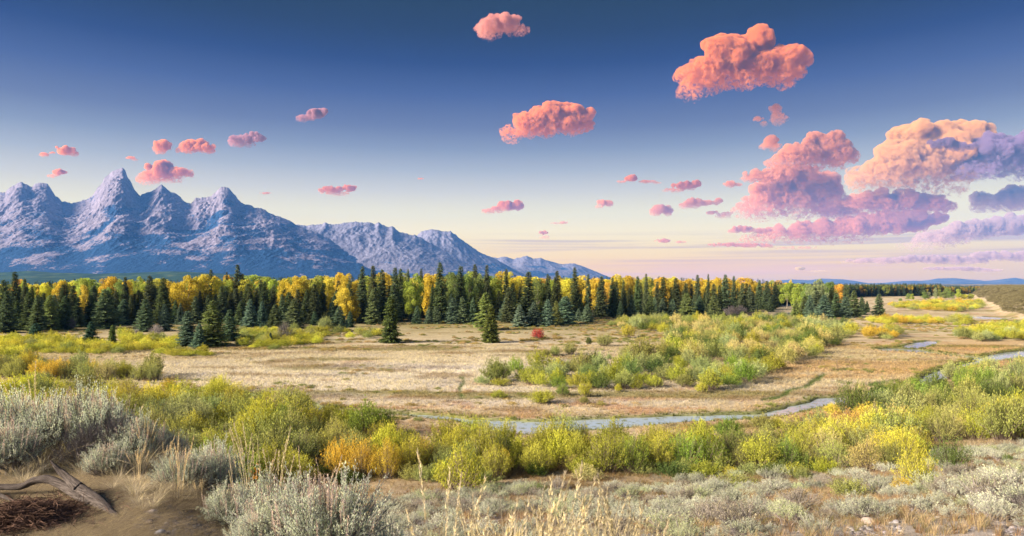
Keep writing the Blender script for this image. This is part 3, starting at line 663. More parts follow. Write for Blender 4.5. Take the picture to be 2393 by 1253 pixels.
# ------------------------------------------------------------------ plant meshes (unit sized, shared between alike plants)
class Tris:
    def __init__(s): s.V = []; s.F = []; s.tone = []; s.tip = []; s.n = 0
    def add(s, v, f, tone, tip):
        s.V.append(v); s.F.append(f+s.n); s.tone.append(tone); s.tip.append(tip); s.n += len(v)
    def mesh(s, name, mat, smooth=False):
        V = np.vstack(s.V); Fc = np.vstack(s.F)
        return mesh_np(name, V, Fc, (mat,), smooth, {'tone': ('FLOAT', np.concatenate(s.tone)), 'tip': ('FLOAT', np.concatenate(s.tip))})
def unit(v): return v/np.maximum(np.linalg.norm(v, axis=-1, keepdims=True), 1e-9)
def blades(T, P, D, L, W, rng, tone, tip, kind='tri'):
    """leaf-sized faces: base point P, direction D, length L, width W"""
    n = len(P); S_ = unit(np.cross(D, rng.normal(size=(n, 3)))); L = np.broadcast_to(L, n)[:, None]; W = np.broadcast_to(W, n)[:, None]
    if kind == 'tri':
        v = np.stack([P-S_*W/2, P+S_*W/2, P+D*L], 1).reshape(-1, 3); f = np.arange(3*n).reshape(-1, 3); r = 3
    else:
        v = np.stack([P, P+D*L*.5+S_*W/2, P+D*L, P+D*L*.5-S_*W/2], 1).reshape(-1, 3)
        q = np.arange(n)[:, None]*4; f = np.hstack([q, q+1, q+2, q, q+2, q+3]).reshape(-1, 3); r = 4
    T.add(v, f, np.repeat(tone, r), np.repeat(np.broadcast_to(tip, n), r))
def tube(path, radii, k=6, cap=True):
    path = np.asarray(path, float); n = len(path); V = []; 
    tan = np.gradient(path, axis=0); tan = unit(tan)
    ref = np.array([0.3, .95, .1]); 
    for i in range(n):
        a = unit(np.cross(tan[i], ref)); b_ = np.cross(tan[i], a)
        th = np.arange(k)/k*2*math.pi
        V.append(path[i]+radii[i]*(np.cos(th)[:, None]*a+np.sin(th)[:, None]*b_))
    V = np.vstack(V); q = np.arange(n-1)[:, None]*k+np.arange(k)[None, :]; qn = np.arange(n-1)[:, None]*k+((np.arange(k)+1) % k)[None, :]
    f = np.stack([q, qn, qn+k, q, qn+k, q+k], -1).reshape(-1, 3)
    return V, f
def add_tube(T, path, radii, k=5):
    v, f = tube(path, radii, k); T.add(v, f, np.full(len(v), .5), np.zeros(len(v)))
def m_conifer(seed, rr, bare=.03, gap=.0, droop=.28, lev=44, power=.85, inst=False):
    rng = np.random.default_rng(seed); T = Tris()
    hs = np.linspace(bare, .985, lev)**.93
    asym = rng.uniform(0, 6.28)
    for h in hs:
        R_ = rr*((1-h)**power)*rng.uniform(.78, 1.12)*(min(1, (h-bare)/.06+.62))+.006
        nb = int(7+5*(1-h))
        for b_ in range(nb):
            if rng.uniform() < gap: continue
            az = rng.uniform(0, 6.283); r = R_*rng.uniform(.68, 1.18)*(1+.12*math.cos(az-asym))
            dr = droop*r*rng.uniform(.6, 1.5)
            m = max(3, int(4+6*r/rr)); s = (np.arange(m)+rng.uniform(0, .6))/m
            s = .12+.88*s
            ca, sa = math.cos(az), math.sin(az)
            px_ = r*s; pz = h - dr*s + dr*.45*s**3*1.2
            P0 = np.stack([px_*ca, px_*sa, pz], -1)
            for side in (-1, 1):
                dl = np.stack([ca*np.cos(side*.75)-sa*np.sin(side*.75)+0*s, sa*np.cos(side*.75)+ca*np.sin(side*.75)+0*s, rng.uniform(-.55, .1, m)], -1)
                dl = unit(dl+rng.normal(scale=.18, size=(m, 3)))
                L = (.10*rr/.16*.16+.26*r*(1.15-s))*rng.uniform(.7, 1.25, m)+.012
                blades(T, P0, dl, L, L*.42, rng, rng.uniform(0, 1, m), s**3)
    n = 14; P = np.stack([rng.normal(scale=.004, size=n), rng.normal(scale=.004, size=n), np.linspace(.93, .99, n)], -1)
    blades(T, P, unit(np.stack([rng.normal(size=n)*.5, rng.normal(size=n)*.5, np.ones(n)], -1)), .03, .009, rng, rng.uniform(0, 1, n), .5)
    return T.mesh('spruce_crown', M_NEEDI if inst else M_NEED)
def m_ctrunk():
    T = Tris(); add_tube(T, [(0, 0, -.03), (0, 0, .05), (.003, 0, .4), (0, .002, .8), (0, 0, .96)], [.02, .015, .011, .006, .001], 7); return T.mesh('spruce_trunk', M_BARK, True)
def m_broad(seed, shape='round', nclump=30, per=190, inst=False, leaf=.030):
    rng = np.random.default_rng(seed); T = Tris(); cl = []
    tries = 0
    while len(cl) < nclump and tries < 5000:
        tries += 1
        h = rng.uniform(.26 if shape != 'tall' else .15, .93)
        if shape == 'round': w = .36*math.sin(math.pi*min(1, max(0, (h-.16)/.86))**.8)**.6
        elif shape == 'tall': w = .20*math.sin(math.pi*min(1, (h-.05)/.97)**.8)**.55
        else: w = .44*math.sin(math.pi*min(1, max(0, (h-.2)/.82))**.9)**.5
        a = rng.uniform(0, 6.283); q = math.sqrt(rng.uniform(.05, 1)); r = rng.uniform(.06, .125)
        c = np.array([q*w*math.cos(a)*.86, q*w*math.sin(a)*.86, h-r*.3])
        if any(np.linalg.norm((c-o[0])*np.array([1, 1, 1.1])) < .62*(r+o[1])*.75 for o in cl): continue
        cl.append((c, r))
    for c, r in cl:
        n = int(per*(r/.09)**2)
        d = unit(rng.normal(size=(n, 3))); d[:, 2] = np.abs(d[:, 2])*np.where(rng.uniform(size=n) < .72, 1, -1)
        rad = r*(.55+.5*rng.uniform(0, 1, n)**.6)
        P = c+d*rad[:, None]*np.array([1.1, 1.1, .85])
        dd = unit(d*.8+rng.normal(scale=.7, size=(n, 3)))
        tn = np.clip(rng.uniform(0, 1, n)*.7+.3*rng.uniform(), 0, 1)
        blades(T, P, dd, leaf*rng.uniform(.6, 1.3, n), leaf*.8, rng, tn, np.clip(d[:, 2], 0, 1), 'quad')
    TT = Tris(); add_tube(TT, [(0, 0, -.03), (.004, .003, .12), (.012, -.006, .3), (0, .01, .55), (.01, 0, .8)], [.024, .018, .014, .009, .003], 7)
    for i in range(7):
        c = cl[rng.integers(len(cl))][0]; b0 = rng.uniform(.16, .45)
        p0 = np.array([.005, 0, b0]); p1 = np.array([c[0]*.45, c[1]*.45, b0+(c[2]-b0)*.55])
        add_tube(TT, [p0, p1, c], [.009, .006, .002], 5)
    return T.mesh('cottonwood_crown', M_LEAFI if inst else M_LEAF), TT.mesh('cottonwood_trunk', M_PALE, True)
def m_willow(seed, ns=210, per=26, leaf=.062, wid=.40, inst=False, h=.85, stemmat=None, up=.55):
    """dome of leafy shoots; unit radius 1"""
    rng = np.random.default_rng(seed); T = Tris(); TS = Tris()
    lob = [(rng.uniform(0, 6.28), rng.uniform(.8, 1.12)) for _ in range(5)]
    for i in range(ns):
        az = rng.uniform(0, 6.283); q = rng.uniform(0, 1)**.55
        el = math.acos(q*.97)          # 0 = flat, pi/2 = up
        k = rng.uniform(.82, 1.08)*(1+.12*math.cos(2*az+lob[0][0])+.10*math.cos(3*az+lob[1][0])*math.cos(2*el))
        tipp = np.array([math.cos(az)*math.cos(el)*k, math.sin(az)*math.cos(el)*k, (.16+math.sin(el)*h*.84)*k])
        root = np.array([tipp[0]*.30, tipp[1]*.30, 0.0]) + rng.normal(scale=.05, size=3)*np.array([1, 1, 0])
        mid = root+(tipp-root)*.5+np.array([0, 0, .07])
        s = rng.uniform(.22, 1.0, per)**.75
        P = (root*((1-s)**2)[:, None] + mid*(2*s*(1-s))[:, None] + tipp*(s**2)[:, None]) + rng.normal(scale=.030, size=(per, 3))
        D = unit((tipp-mid)*.9+np.array([0, 0, up])*.6+rng.normal(scale=.50, size=(per, 3)))
        sh = rng.uniform(0, .35)
        blades(T, P, D, leaf*rng.uniform(.6, 1.35, per), leaf*wid, rng, np.clip(rng.uniform(0, .75, per)+sh, 0, 1), np.clip((s-.55)*2.2, 0, 1)*np.clip(.25+P[:, 2], 0, 1), 'quad')
        if i % 2 == 0: 
            v, f = tube([root, mid, tipp*.96], [.010, .007, .002], 3); TS.add(v, f, np.full(len(v), .5), np.zeros(len(v)))
    P = T.mesh('willow_foliage', M_WILI if inst else M_WIL); return P, TS.mesh('willow_stems', stemmat or M_TWIG)
def m_bare(seed, ns=150):
    rng = np.random.default_rng(seed); TS = Tris()
    for i in range(ns):
        az = rng.uniform(0, 6.283); el = rng.uniform(.5, 1.5); k = rng.uniform(.7, 1.05)
        tip = np.array([math.cos(az)*math.cos(el)*k, math.sin(az)*math.cos(el)*k, math.sin(el)*k*1.15]); root = tip*np.array([.15, .15, 0]); mid = root+(tip-root)*.5+rng.normal(scale=.05, size=3)
        v, f = tube([root, mid, tip], [.012, .008, .003], 3); TS.add(v, f, np.full(len(v), .5), np.zeros(len(v)))
        for j in range(6):
            s = rng.uniform(.35, .95); p = mid*(1-s)+tip*s; e = p+unit(tip-root+rng.normal(scale=.5, size=3))*rng.uniform(.12, .3)
            v, f = tube([p, (p+e)/2+rng.normal(scale=.01, size=3), e], [.005, .004, .002], 3); TS.add(v, f, np.full(len(v), .5), np.zeros(len(v)))
    return TS.mesh('bare_twigs', M_GREY)
def m_sage(seed, nt_=260, per=34, leaf=.034, inst=False, spikes=0, gnarl=True):
    """sagebrush: gnarled grey wood low down, dense upright grey-green leaf tips, seed spikes; unit radius about 1"""
    rng = np.random.default_rng(seed); T = Tris(); TS = Tris(); TP = Tris()
    nb = 9; br = []
    for i in range(nb):
        az = i/nb*6.283+rng.normal()*.3; e = np.array([math.cos(az)*rng.uniform(.3, .62), math.sin(az)*rng.uniform(.3, .62), rng.uniform(.30, .55)])
        if gnarl:
            m1 = e*np.array([.4, .4, .35])+rng.normal(scale=.06, size=3); m1[2] = abs(m1[2])
            v, f = tube([(0, 0, -.05), m1, e*.75+rng.normal(scale=.05, size=3), e], [.045, .032, .02, .010], 5); TS.add(v, f, np.full(len(v), .5), np.zeros(len(v)))
        br.append(e)
    br = np.array(br)
    for i in range(nt_):
        az = rng.uniform(0, 6.283); el = math.acos(rng.uniform(0, 1)**.6*.98); k = rng.uniform(.78, 1.10)*(1+.16*math.cos(2.0*az+seed)+.1*math.cos(5*az))
        tip = np.array([math.cos(az)*math.cos(el)*k, math.sin(az)*math.cos(el)*k, (.30+.62*math.sin(el))*k])
        b0 = br[np.argmin(np.linalg.norm(br-tip, axis=1))]; st = b0*.55+tip*.15+rng.normal(scale=.05, size=3); st[2] = max(st[2], .02)
        tip2 = tip+np.array([0, 0, .08])
        if gnarl or i % 4 == 0:
            v, f = tube([st, (st+tip)/2+rng.normal(scale=.03, size=3), tip2], [.011, .008, .004], 3); TS.add(v, f, np.full(len(v), .5), np.zeros(len(v)))
        s = rng.uniform(.25, 1.0, per)**.6
        P = st+(tip2-st)*s[:, None]+rng.normal(scale=.022, size=(per, 3))
        D = unit((tip2-st)*.6+np.array([0, 0, .55])+rng.normal(scale=.42, size=(per, 3)))
        blades(T, P, D, leaf*rng.uniform(.6, 1.4, per), leaf*.42, rng, np.clip(rng.uniform(0, .7, per)+rng.uniform(0, .3), 0, 1), np.clip(s*P[:, 2], 0, 1), 'quad')
    for i in range(spikes):
        az = rng.uniform(0, 6.283); q = rng.uniform(0, .8)
        p0 = np.array([math.cos(az)*q, math.sin(az)*q, .74-.3*q]); ln = rng.uniform(.22, .50); d = unit(np.array([math.cos(az)*q*.3, math.sin(az)*q*.3, 1])+rng.normal(scale=.07, size=3))
        n = 46; s = rng.uniform(.15, 1, n); P = p0+d*(ln*s)[:, None]+rng.normal(scale=.007, size=(n, 3))
        blades(TP, P, unit(d+rng.normal(scale=.45, size=(n, 3))), .030, .009, rng, rng.uniform(0, 1, n), 0.0, 'tri')
        v, f = tube([p0-d*.15, p0+d*ln], [.004, .003], 3); TP.add(v, f, np.full(len(v), .4), np.zeros(len(v)))
    return T.mesh('sage_foliage', M_LEAFI if inst else M_LEAF), (TS.mesh('sage_wood', M_GREY)), (TP.mesh('seed_spikes', M_LEAF) if spikes else None)
def m_tuft(seed, nb=16, h=1.0, spread=.5, w=.03, lean=.25, seg=2, head=False, inst=True, headw=.03):
    rng = np.random.default_rng(seed); T = Tris()
    for i in range(nb):
        az = rng.uniform(0, 6.283); a = np.array([math.cos(az), math.sin(az), 0]); r0 = rng.uniform(0, .28)*spread; hh = h*rng.uniform(.6, 1.05); ln = spread*rng.uniform(.2, 1)*lean*2
        side = unit(np.cross(a, [0, 0, 1])+rng.normal(scale=.3, size=3))
        s = np.linspace(0, 1, seg+1); C_ = a*r0+a[None]*(ln*s**2)[:, None]+np.array([0, 0, 1])*(hh*(s-.12*s**2))[:, None]
        ww = w*(1-s*.85)
        v = np.stack([C_-side*ww[:, None]/2, C_+side*ww[:, None]/2], 1).reshape(-1, 3)
        q = np.arange(seg)[:, None]*2; f = np.hstack([q, q+1, q+3, q, q+3, q+2]).reshape(-1, 3)
        T.add(v, f, np.full(len(v), rng.uniform(0, 1)), np.repeat(s, 2))
        if head and rng.uniform() < .75:
            d = unit(C_[-1]-C_[-2]); n = 60; t = rng.uniform(0, 1, n); P = C_[-1]-d*(.26*hh*(t))[:, None]+rng.normal(scale=headw*.30, size=(n, 3))*np.sin(math.pi*np.clip(t, .1, .9))[:, None]
            blades(T, P, unit(d+rng.normal(scale=.30, size=(n, 3))), headw*1.5, headw*.42, rng, rng.uniform(.2, 1, n), 1.0, 'tri')
    return T.mesh('grass_tuft', M_LEAFI if inst else M_LEAF)

# ------------------------------------------------------------------ things
THINGS = []
def thing(name, label, cat, group, loc, rot=0.0, sc=(1, 1, 1), parts=(), key=None, tilt=(0, 0)):
    r = bpy.data.objects.new(name, None); scene.collection.objects.link(r)
    r.empty_display_size = .3; r.location = loc; r.rotation_euler = (tilt[0], tilt[1], rot); r.scale = sc
    r['label'] = label; r['category'] = cat; r['group'] = group
    for pn, me_, col in parts:
        if me_ is not None: link(pn, me_, r, col)
    px = CX+F*loc[0]/loc[1]
    THINGS.append((r, px, loc[1]))
    return r
def ordinal(n):
    return {1: 'leftmost', 2: 'second', 3: 'third', 4: 'fourth', 5: 'fifth', 6: 'sixth', 7: 'seventh', 8: 'eighth', 9: 'ninth', 10: 'tenth', 11: '11th', 12: '12th', 13: '13th'}.get(n, f'{n}th' if n % 10 > 3 or n % 10 == 0 or n in (11, 12, 13) else f"{n}{['st','nd','rd'][n%10-1]}")
def finish_labels():
    by = {}
    for r, px, d in THINGS: by.setdefault(r['label'], []).append((px, r))
    def trim(s):
        while len(s.split()) > 16 and ' the ' in s: s = s.replace(' the ', ' ', 1)
        return s
    for lab, L in by.items():
        if len(L) < 2: continue
        L.sort(key=lambda t: t[0])
        for i, (px, r) in enumerate(L):
            if i == 0: r['label'] = lab+', leftmost such'
            elif i == len(L)-1: r['label'] = lab+', rightmost such'
            else: r['label'] = lab+f', {ordinal(i+1)} from left'
    for r, px, d in THINGS: r['label'] = trim(r['label'])
bpy.context.view_layer.update()
LIB = bpy.data.collections.new('plant_library')
def scatter(name, meshes, P, rotz, scl, tint, idx, tilt=None):
    P = np.asarray(P, float); n = len(P)
    libc = bpy.data.collections.new(name+'_kinds')
    for i, m_ in enumerate(meshes):
        o = bpy.data.objects.new(f'{name}_kind_{i:02d}', m_); libc.objects.link(o)
    me = bpy.data.meshes.new(name); me.vertices.add(n); me.vertices.foreach_set('co', P.astype(np.float32).ravel())
    rot = np.zeros((n, 3)); rot[:, 2] = rotz
    if tilt is not None: rot[:, :2] = tilt
    scl = np.asarray(scl, float); scl = np.repeat(scl[:, None], 3, 1) if scl.ndim == 1 else scl
    for an, kind, arr in (('rot', 'FLOAT_VECTOR', rot), ('scl', 'FLOAT_VECTOR', scl)):
        a = me.attributes.new(an, kind, 'POINT'); a.data.foreach_set('vector', arr.astype(np.float32).ravel())
    a = me.attributes.new('tint', 'FLOAT_COLOR', 'POINT'); a.data.foreach_set('color', np.hstack([tint, np.ones((n, 1))]).astype(np.float32).ravel())
    a = me.attributes.new('pick', 'INT', 'POINT'); a.data.foreach_set('value', np.asarray(idx, np.int32))
    ng = bpy.data.node_groups.new(name, 'GeometryNodeTree')
    ng.interface.new_socket('Geometry', in_out='INPUT', socket_type='NodeSocketGeometry'); ng.interface.new_socket('Geometry', in_out='OUTPUT', socket_type='NodeSocketGeometry')
    N = ng.nodes.new; gi = N('NodeGroupInput'); go = N('NodeGroupOutput'); ip = N('GeometryNodeInstanceOnPoints'); ci = N('GeometryNodeCollectionInfo')
    ci.inputs['Collection'].default_value = libc; ci.inputs['Separate Children'].default_value = True; ci.inputs['Reset Children'].default_value = True
    def na_(nm, dt):
        q = N('GeometryNodeInputNamedAttribute'); q.data_type = dt; q.inputs[0].default_value = nm; return q.outputs[0]
    e2r = N('FunctionNodeEulerToRotation')
    ng.links.new(na_('rot', 'FLOAT_VECTOR'), e2r.inputs[0]); ng.links.new(e2r.outputs[0], ip.inputs['Rotation'])
    ng.links.new(na_('scl', 'FLOAT_VECTOR'), ip.inputs['Scale']); ng.links.new(na_('pick', 'INT'), ip.inputs['Instance Index'])
    ip.inputs['Pick Instance'].default_value = True
    ng.links.new(gi.outputs[0], ip.inputs['Points']); ng.links.new(ci.outputs[0], ip.inputs['Instance']); ng.links.new(ip.outputs[0], go.inputs[0])
    o = link(name, me); md = o.modifiers.new('scatter', 'NODES'); md.node_group = ng
    return o
rng = np.random.default_rng(2024)
def in_poly(px, py, poly):
    c = False; n = len(poly)
    for i in range(n):
        x0_, y0_ = poly[i]; x1_, y1_ = poly[(i+1) % n]
        if (y0_ > py) != (y1_ > py) and px < (x1_-x0_)*(py-y0_)/(y1_-y0_)+x0_: c = not c
    return c
# ------------------------------------------------------------------ conifers
CON_TALL = [m_conifer(s, .115, .05, .10, .35, 52, .80) for s in (1, 2, 3)] + [m_conifer(4, .095, .04, .18, .45, 54, .7)]
CON_YOUNG = [m_conifer(s, .235, .015, .02, .22, 40, .78) for s in (11, 12, 13)] + [m_conifer(14, .235, .02, .08, .2, 36, .62)]
CTR = m_ctrunk()
# photo column, base row, top row, half width, tint:  d dark, b blue-green, o olive green
CONS = [
 (15, 779, 681, 26, 'd'), (40, 772, 703, 18, 'd'), (68, 772, 684, 22, 'd'), (88, 775, 692, 24, 'd'), (118, 772, 690, 24, 'o'), (152, 770, 693, 20, 'd'), (182, 765, 695, 18, 'd'), (212, 762, 690, 22, 'd'),
 (246, 768, 678, 36, 'd'), (290, 760, 700, 25, 'b'), (340, 775, 700, 26, 'b'), (384, 774, 712, 20, 'b'), (410, 755, 702, 13, 'd'), (438, 810, 728, 30, 'b'), (466, 815, 757, 20, 'b'), (497, 812, 704, 38, 'o'),
 (537, 797, 725, 25, 'b'), (585, 765, 700, 22, 'b'), (562, 762, 706, 20, 'd'), (612, 765, 705, 16, 'b'), (643, 765, 713, 22, 'd'), (688, 768, 700, 30, 'd'), (735, 760, 728, 13, 'b'), (793, 774, 716, 23, 'b'),
 (797, 776, 750, 12, 'b'), (818, 765, 728, 14, 'b'), (873, 759, 676, 22, 'd'), (975, 757, 716, 14, 'b'), (1002, 757, 718, 13, 'b'), (1018, 757, 717, 13, 'b'), (1060, 757, 697, 20, 'b'), (1080, 757, 694, 20, 'b'),
 (1105, 757, 696, 14, 'b'), (1136, 772, 684, 27, 'o'), (1182, 752, 698, 19, 'b'), (1215, 764, 712, 21, 'b'), (1248, 763, 706, 22, 'b'), (1280, 763, 700, 23, 'b'), (1300, 760, 704, 18, 'o'), (1322, 757, 693, 26, 'b'),
 (1372, 753, 713, 18, 'b'), (1352, 752, 722, 12, 'b'), (1406, 744, 646, 16, 'd'), (1432, 743, 650, 13, 'd'), (1450, 744, 706, 12, 'b'), (1477, 742, 690, 14, 'b'), (1490, 740, 646, 12, 'd'), (1520, 741, 692, 17, 'o'),
 (1548, 740, 698, 15, 'b'), (1572, 740, 700, 15, 'b'), (1604, 743, 685, 21, 'o'), (1636, 742, 692, 19, 'b'), (1668, 743, 690, 22, 'o'), (1695, 735, 642, 22, 'd'), (1735, 731, 662, 16, 'd'), (1752, 729, 666, 16, 'd'),
 (1775, 724, 655, 14, 'd'), (1800, 729, 698, 11, 'd'), (1860, 750, 702, 17, 'o'), (1893, 741, 690, 17, 'b'), (1880, 738, 693, 16, 'd'), (1926, 744, 690, 22, 'b'), (1955, 742, 684, 20, 'd'), (1975, 743, 693, 17, 'b'), (1996, 740, 680, 20, 'd'),
 (2014, 736, 694, 15, 'd'), (1908, 736, 680, 18, 'd'), (1943, 735, 672, 18, 'd'), (1977, 735, 668, 16, 'd'), (2055, 739, 687, 16, 'd'), (2026, 730, 704, 8, 'd'), (1895, 742, 724, 10, 'b'),
 (35, 768, 636, 18, 't'), (58, 766, 652, 12, 't'), (8, 766, 655, 14, 't'), (293, 752, 648, 12, 't'), (350, 755, 645, 20, 't'), (382, 757, 650, 18, 't'), (493, 745, 630, 12, 't'), (555, 745, 619, 16, 't'), (567, 745, 640, 12, 't'), (530, 742, 636, 8, 't'),
 (712, 748, 648, 14, 't'), (728, 750, 655, 12, 't'), (610, 748, 655, 12, 't'), (630, 745, 668, 12, 't'), (847, 755, 624, 17, 't'), (872, 745, 622, 15, 't'), (893, 750, 630, 17, 't'), (923, 752, 626, 17, 't'), (936, 750, 628, 15, 't'), (954, 742, 629, 9, 't'), (984, 742, 628, 11, 't'),
 (1028, 752, 613, 20, 't'), (1077, 750, 623, 18, 't'), (1110, 742, 618, 14, 't'), (1138, 745, 620, 12, 't'), (1183, 748, 629, 12, 't'), (1235, 752, 635, 21, 't'), (1280, 748, 641, 14, 't'), (1302, 750, 633, 15, 't'), (1343, 748, 625, 15, 't'),
 (1375, 742, 641, 10, 't'), (1630, 738, 643, 11, 't'), (1655, 735, 641, 7, 't'), (1510, 738, 640, 8, 't'), (1457, 742, 655, 9, 't'), (1550, 738, 648, 14, 't'), (1580, 738, 650, 14, 't'), (1715, 733, 645, 9, 't'), (1792, 725, 657, 12, 't'), (1812, 722, 660, 10, 't')]
TINT = {'d': (.115, .165, .085), 'b': (.135, .205, .140), 'o': (.18, .225, .085), 't': (.105, .140, .070)}
def conzone(px, d):
    marks = [(40, 'at the far left end of the forest'), (165, 'in the left forest edge behind the round blue spruce'), (250, 'by the broad dark spruce on the left'), (345, 'behind the small lone spruces on the left'), (410, 'left of the gold cottonwood group'),
             (500, 'in the forest around the big spruce clump'), (580, 'right of the big spruce clump'), (650, 'under the long gold cottonwood row'), (735, 'behind the bare grey shrub'), (805, 'beside the tall gold cottonwood'), (870, 'just right of the tall gold cottonwood'),
             (925, 'behind the lone meadow spruce'), (985, 'between lone spruce and tallest spruce'), (1050, 'around the tallest spire of the forest'), (1110, 'behind the pair of meadow spruces'), (1180, 'right of the meadow spruce pair'),
             (1250, 'behind the red shrub'), (1320, 'in the blue spruce clump beyond the red shrub'), (1400, 'behind the lone dome shrub'), (1480, 'in the gold-topped forest edge right of centre'), (1570, 'beyond the middle of the willow flat'),
             (1660, 'behind the thick right willow flat'), (1740, 'at the forest edge near the bare grey thicket'), (1800, 'where the forest edge turns away on the right'), (1950, 'in the detached grove on the right'), (2040, 'right of the detached grove')]
    return min(marks, key=lambda m_: abs(m_[0]-px))[1]
SPECIAL = {438: 'blue-green spruce at the left side of the big spruce clump', 466: 'small pale spruce in front of the big spruce clump', 497: 'biggest dark spruce of the clump standing out in the meadow', 537: 'blue spruce at the right side of the big spruce clump',
           246: 'very broad dark spruce in the left forest edge', 1028: 'tallest spire of the whole forest, pointed dark spruce', 555: 'lone tall pointed conifer rising above the gold treetops on the left', 1136: 'olive spruce standing behind the twin meadow spruce',
           2055: 'lone dark spruce right of the detached grove', 2026: 'tiny spruce between the grove and the lone dark spruce', 797: 'tiny blue spruce beside the tall gold cottonwood', 1343: 'slender tall conifer at the left of the gold treetops'}
def conifer(px, base, top, hw, t, label=None, lone=False):
    d = F*CAMZ/(base-HY) if not (1830 < px < 2080) else F*CAMZ/(base-HY)
    x = pxd(px, d); z = z_at(x, d); H = (base-top)*d/F+.2
    young = t in 'bdo' and (hw/(base-top)) > .17
    lib = CON_YOUNG if young else CON_TALL; me = lib[rng.integers(len(lib))]
    rr = .235 if young else .115
    w = hw*d/F/rr*(1.12 if young else 1.3)
    c = np.array(TINT[t])*rng.uniform(.8, 1.25)*np.array([rng.uniform(.9, 1.12), 1, rng.uniform(.85, 1.15)])
    if label is None:
        nm = {'d': 'dark green bushy spruce', 'b': 'blue-green young spruce', 'o': 'olive green bushy spruce', 't': 'tall narrow dark spruce'}[t]
        label = SPECIAL.get(px, f'{nm} {conzone(px, d)}')
    thing('spruce_tree', label, 'tree', 'spruces along the forest edge' if not lone else 'lone spruces in the meadow', (x, d, z-.05), rng.uniform(0, 6.28), (w, w*rng.uniform(.9, 1.1), H), [('trunk', CTR, None), ('crown', me, c)])
for c in CONS: conifer(*c)
# the big lone ones get a mesh of their own with more twigs
LONE = [m_conifer(s, .26, .02, .06, .16, 50, p) for s, p in ((31, .50), (32, .55), (33, .72))]
for (px, base, top, hw, i, tn, lb) in [(913, 802, 692, 27, 0, (.10, .14, .05), 'lone olive green spruce left of centre in the pale meadow'), (1148, 801, 713, 25, 1, (.12, .15, .045), 'front yellowish spruce of the pair in the middle meadow'),
                                   (85, 793, 755, 23, 2, (.07, .14, .10), 'low round blue spruce at far left behind the yellow willows'), (213, 807, 751, 22, 2, (.065, .13, .09), 'small cone-shaped blue spruce on the left meadow'),
                                   (263, 813, 760, 13, 0, (.13, .19, .06), 'thin light green young spruce on the left meadow'), (632, 803, 778, 7, 1, (.06, .11, .08), 'tiny spruce beside the bare grey shrub')]:
    d = F*CAMZ/(base-HY); x = pxd(px, d); z = z_at(x, d); w = hw*d/F/.26*.92
    thing('spruce_tree', lb, 'tree', 'lone spruces in the meadow', (x, d, z), rng.uniform(0, 6), (w, w, (base-top)*d/F), [('trunk', CTR, None), ('crown', LONE[i], tn)])
# rows behind the edge that close the forest
EDGE = np.array([(-200, 778), (0, 774), (200, 765), (400, 762), (600, 763), (720, 764), (850, 752), (1100, 752), (1250, 757), (1350, 745), (1500, 738), (1690, 740), (1760, 729), (1830, 713), (1900, 708), (2050, 700)], float)
def env_top(px):   # row of the treetops behind
    return np.interp(px, [0, 150, 400, 600, 700, 830, 1000, 1150, 1300, 1500, 1750, 1850, 1950, 2050], [668, 662, 662, 655, 655, 652, 650, 650, 655, 655, 660, 665, 668, 670])
fill = []
for i in range(190):
    px = -70+1900*(i+rng.uniform(0, 1))/190; e = np.interp(px, EDGE[:, 0], EDGE[:, 1]); d0 = F*CAMZ/(e-HY); d = d0+rng.uniform(3, 60)
    base = HY+F*CAMZ/d; front = rng.uniform() < .5 and d < d0+22
    top = rng.uniform(682, 712) if front else env_top(px)+rng.uniform(2, 30)
    hw = (base-top)*rng.uniform(.20, .30) if front else (base-top)*rng.uniform(.13, .20)
    conifer(px, base, top, hw, ('b' if rng.uniform() < .5 else 'd') if front else 't', f"{'smaller bushy' if front else 'narrow dark'} spruce half hidden {conzone(px, d)}")
# ------------------------------------------------------------------ cottonwoods
BR = [m_broad(s, 'round') for s in (41, 42)] + [m_broad(s, 'tall', 26) for s in (43, 44)] + [m_broad(45, 'wide', 34)]
CW = {'gold': (.60, .48, .07), 'orange': (.58, .41, .08), 'yellow': (.60, .56, .09), 'ygreen': (.36, .43, .09), 'green': (.20, .28, .09), 'grey': (.28, .33, .18)}
def cotton(px, base, top, hw, col, kind=None, label=None, grp='cottonwoods of the forest'):
    d = F*CAMZ/(base-HY); x = pxd(px, d); z = z_at(x, d); H = (base-top)*d/F+.3
    k = kind if kind is not None else rng.integers(5)
    rr = (.36, .36, .20, .20, .44)[k]; w = hw*d/F/rr
    c = np.array(CW[col])*rng.uniform(.85, 1.15)*np.array([1, rng.uniform(.9, 1.1), 1])
    nm = {'gold': 'golden', 'orange': 'orange-gold', 'yellow': 'yellow', 'ygreen': 'yellow-green', 'green': 'green', 'grey': 'grey-green'}[col]
    thing('cottonwood_tree', label or f'{nm} cottonwood {conzone(px, d)}', 'tree', grp, (x, d, z-.05), rng.uniform(0, 6.28), (w, w, H*1.03), [('trunk', BR[k][1], None), ('crown', BR[k][0], c)])
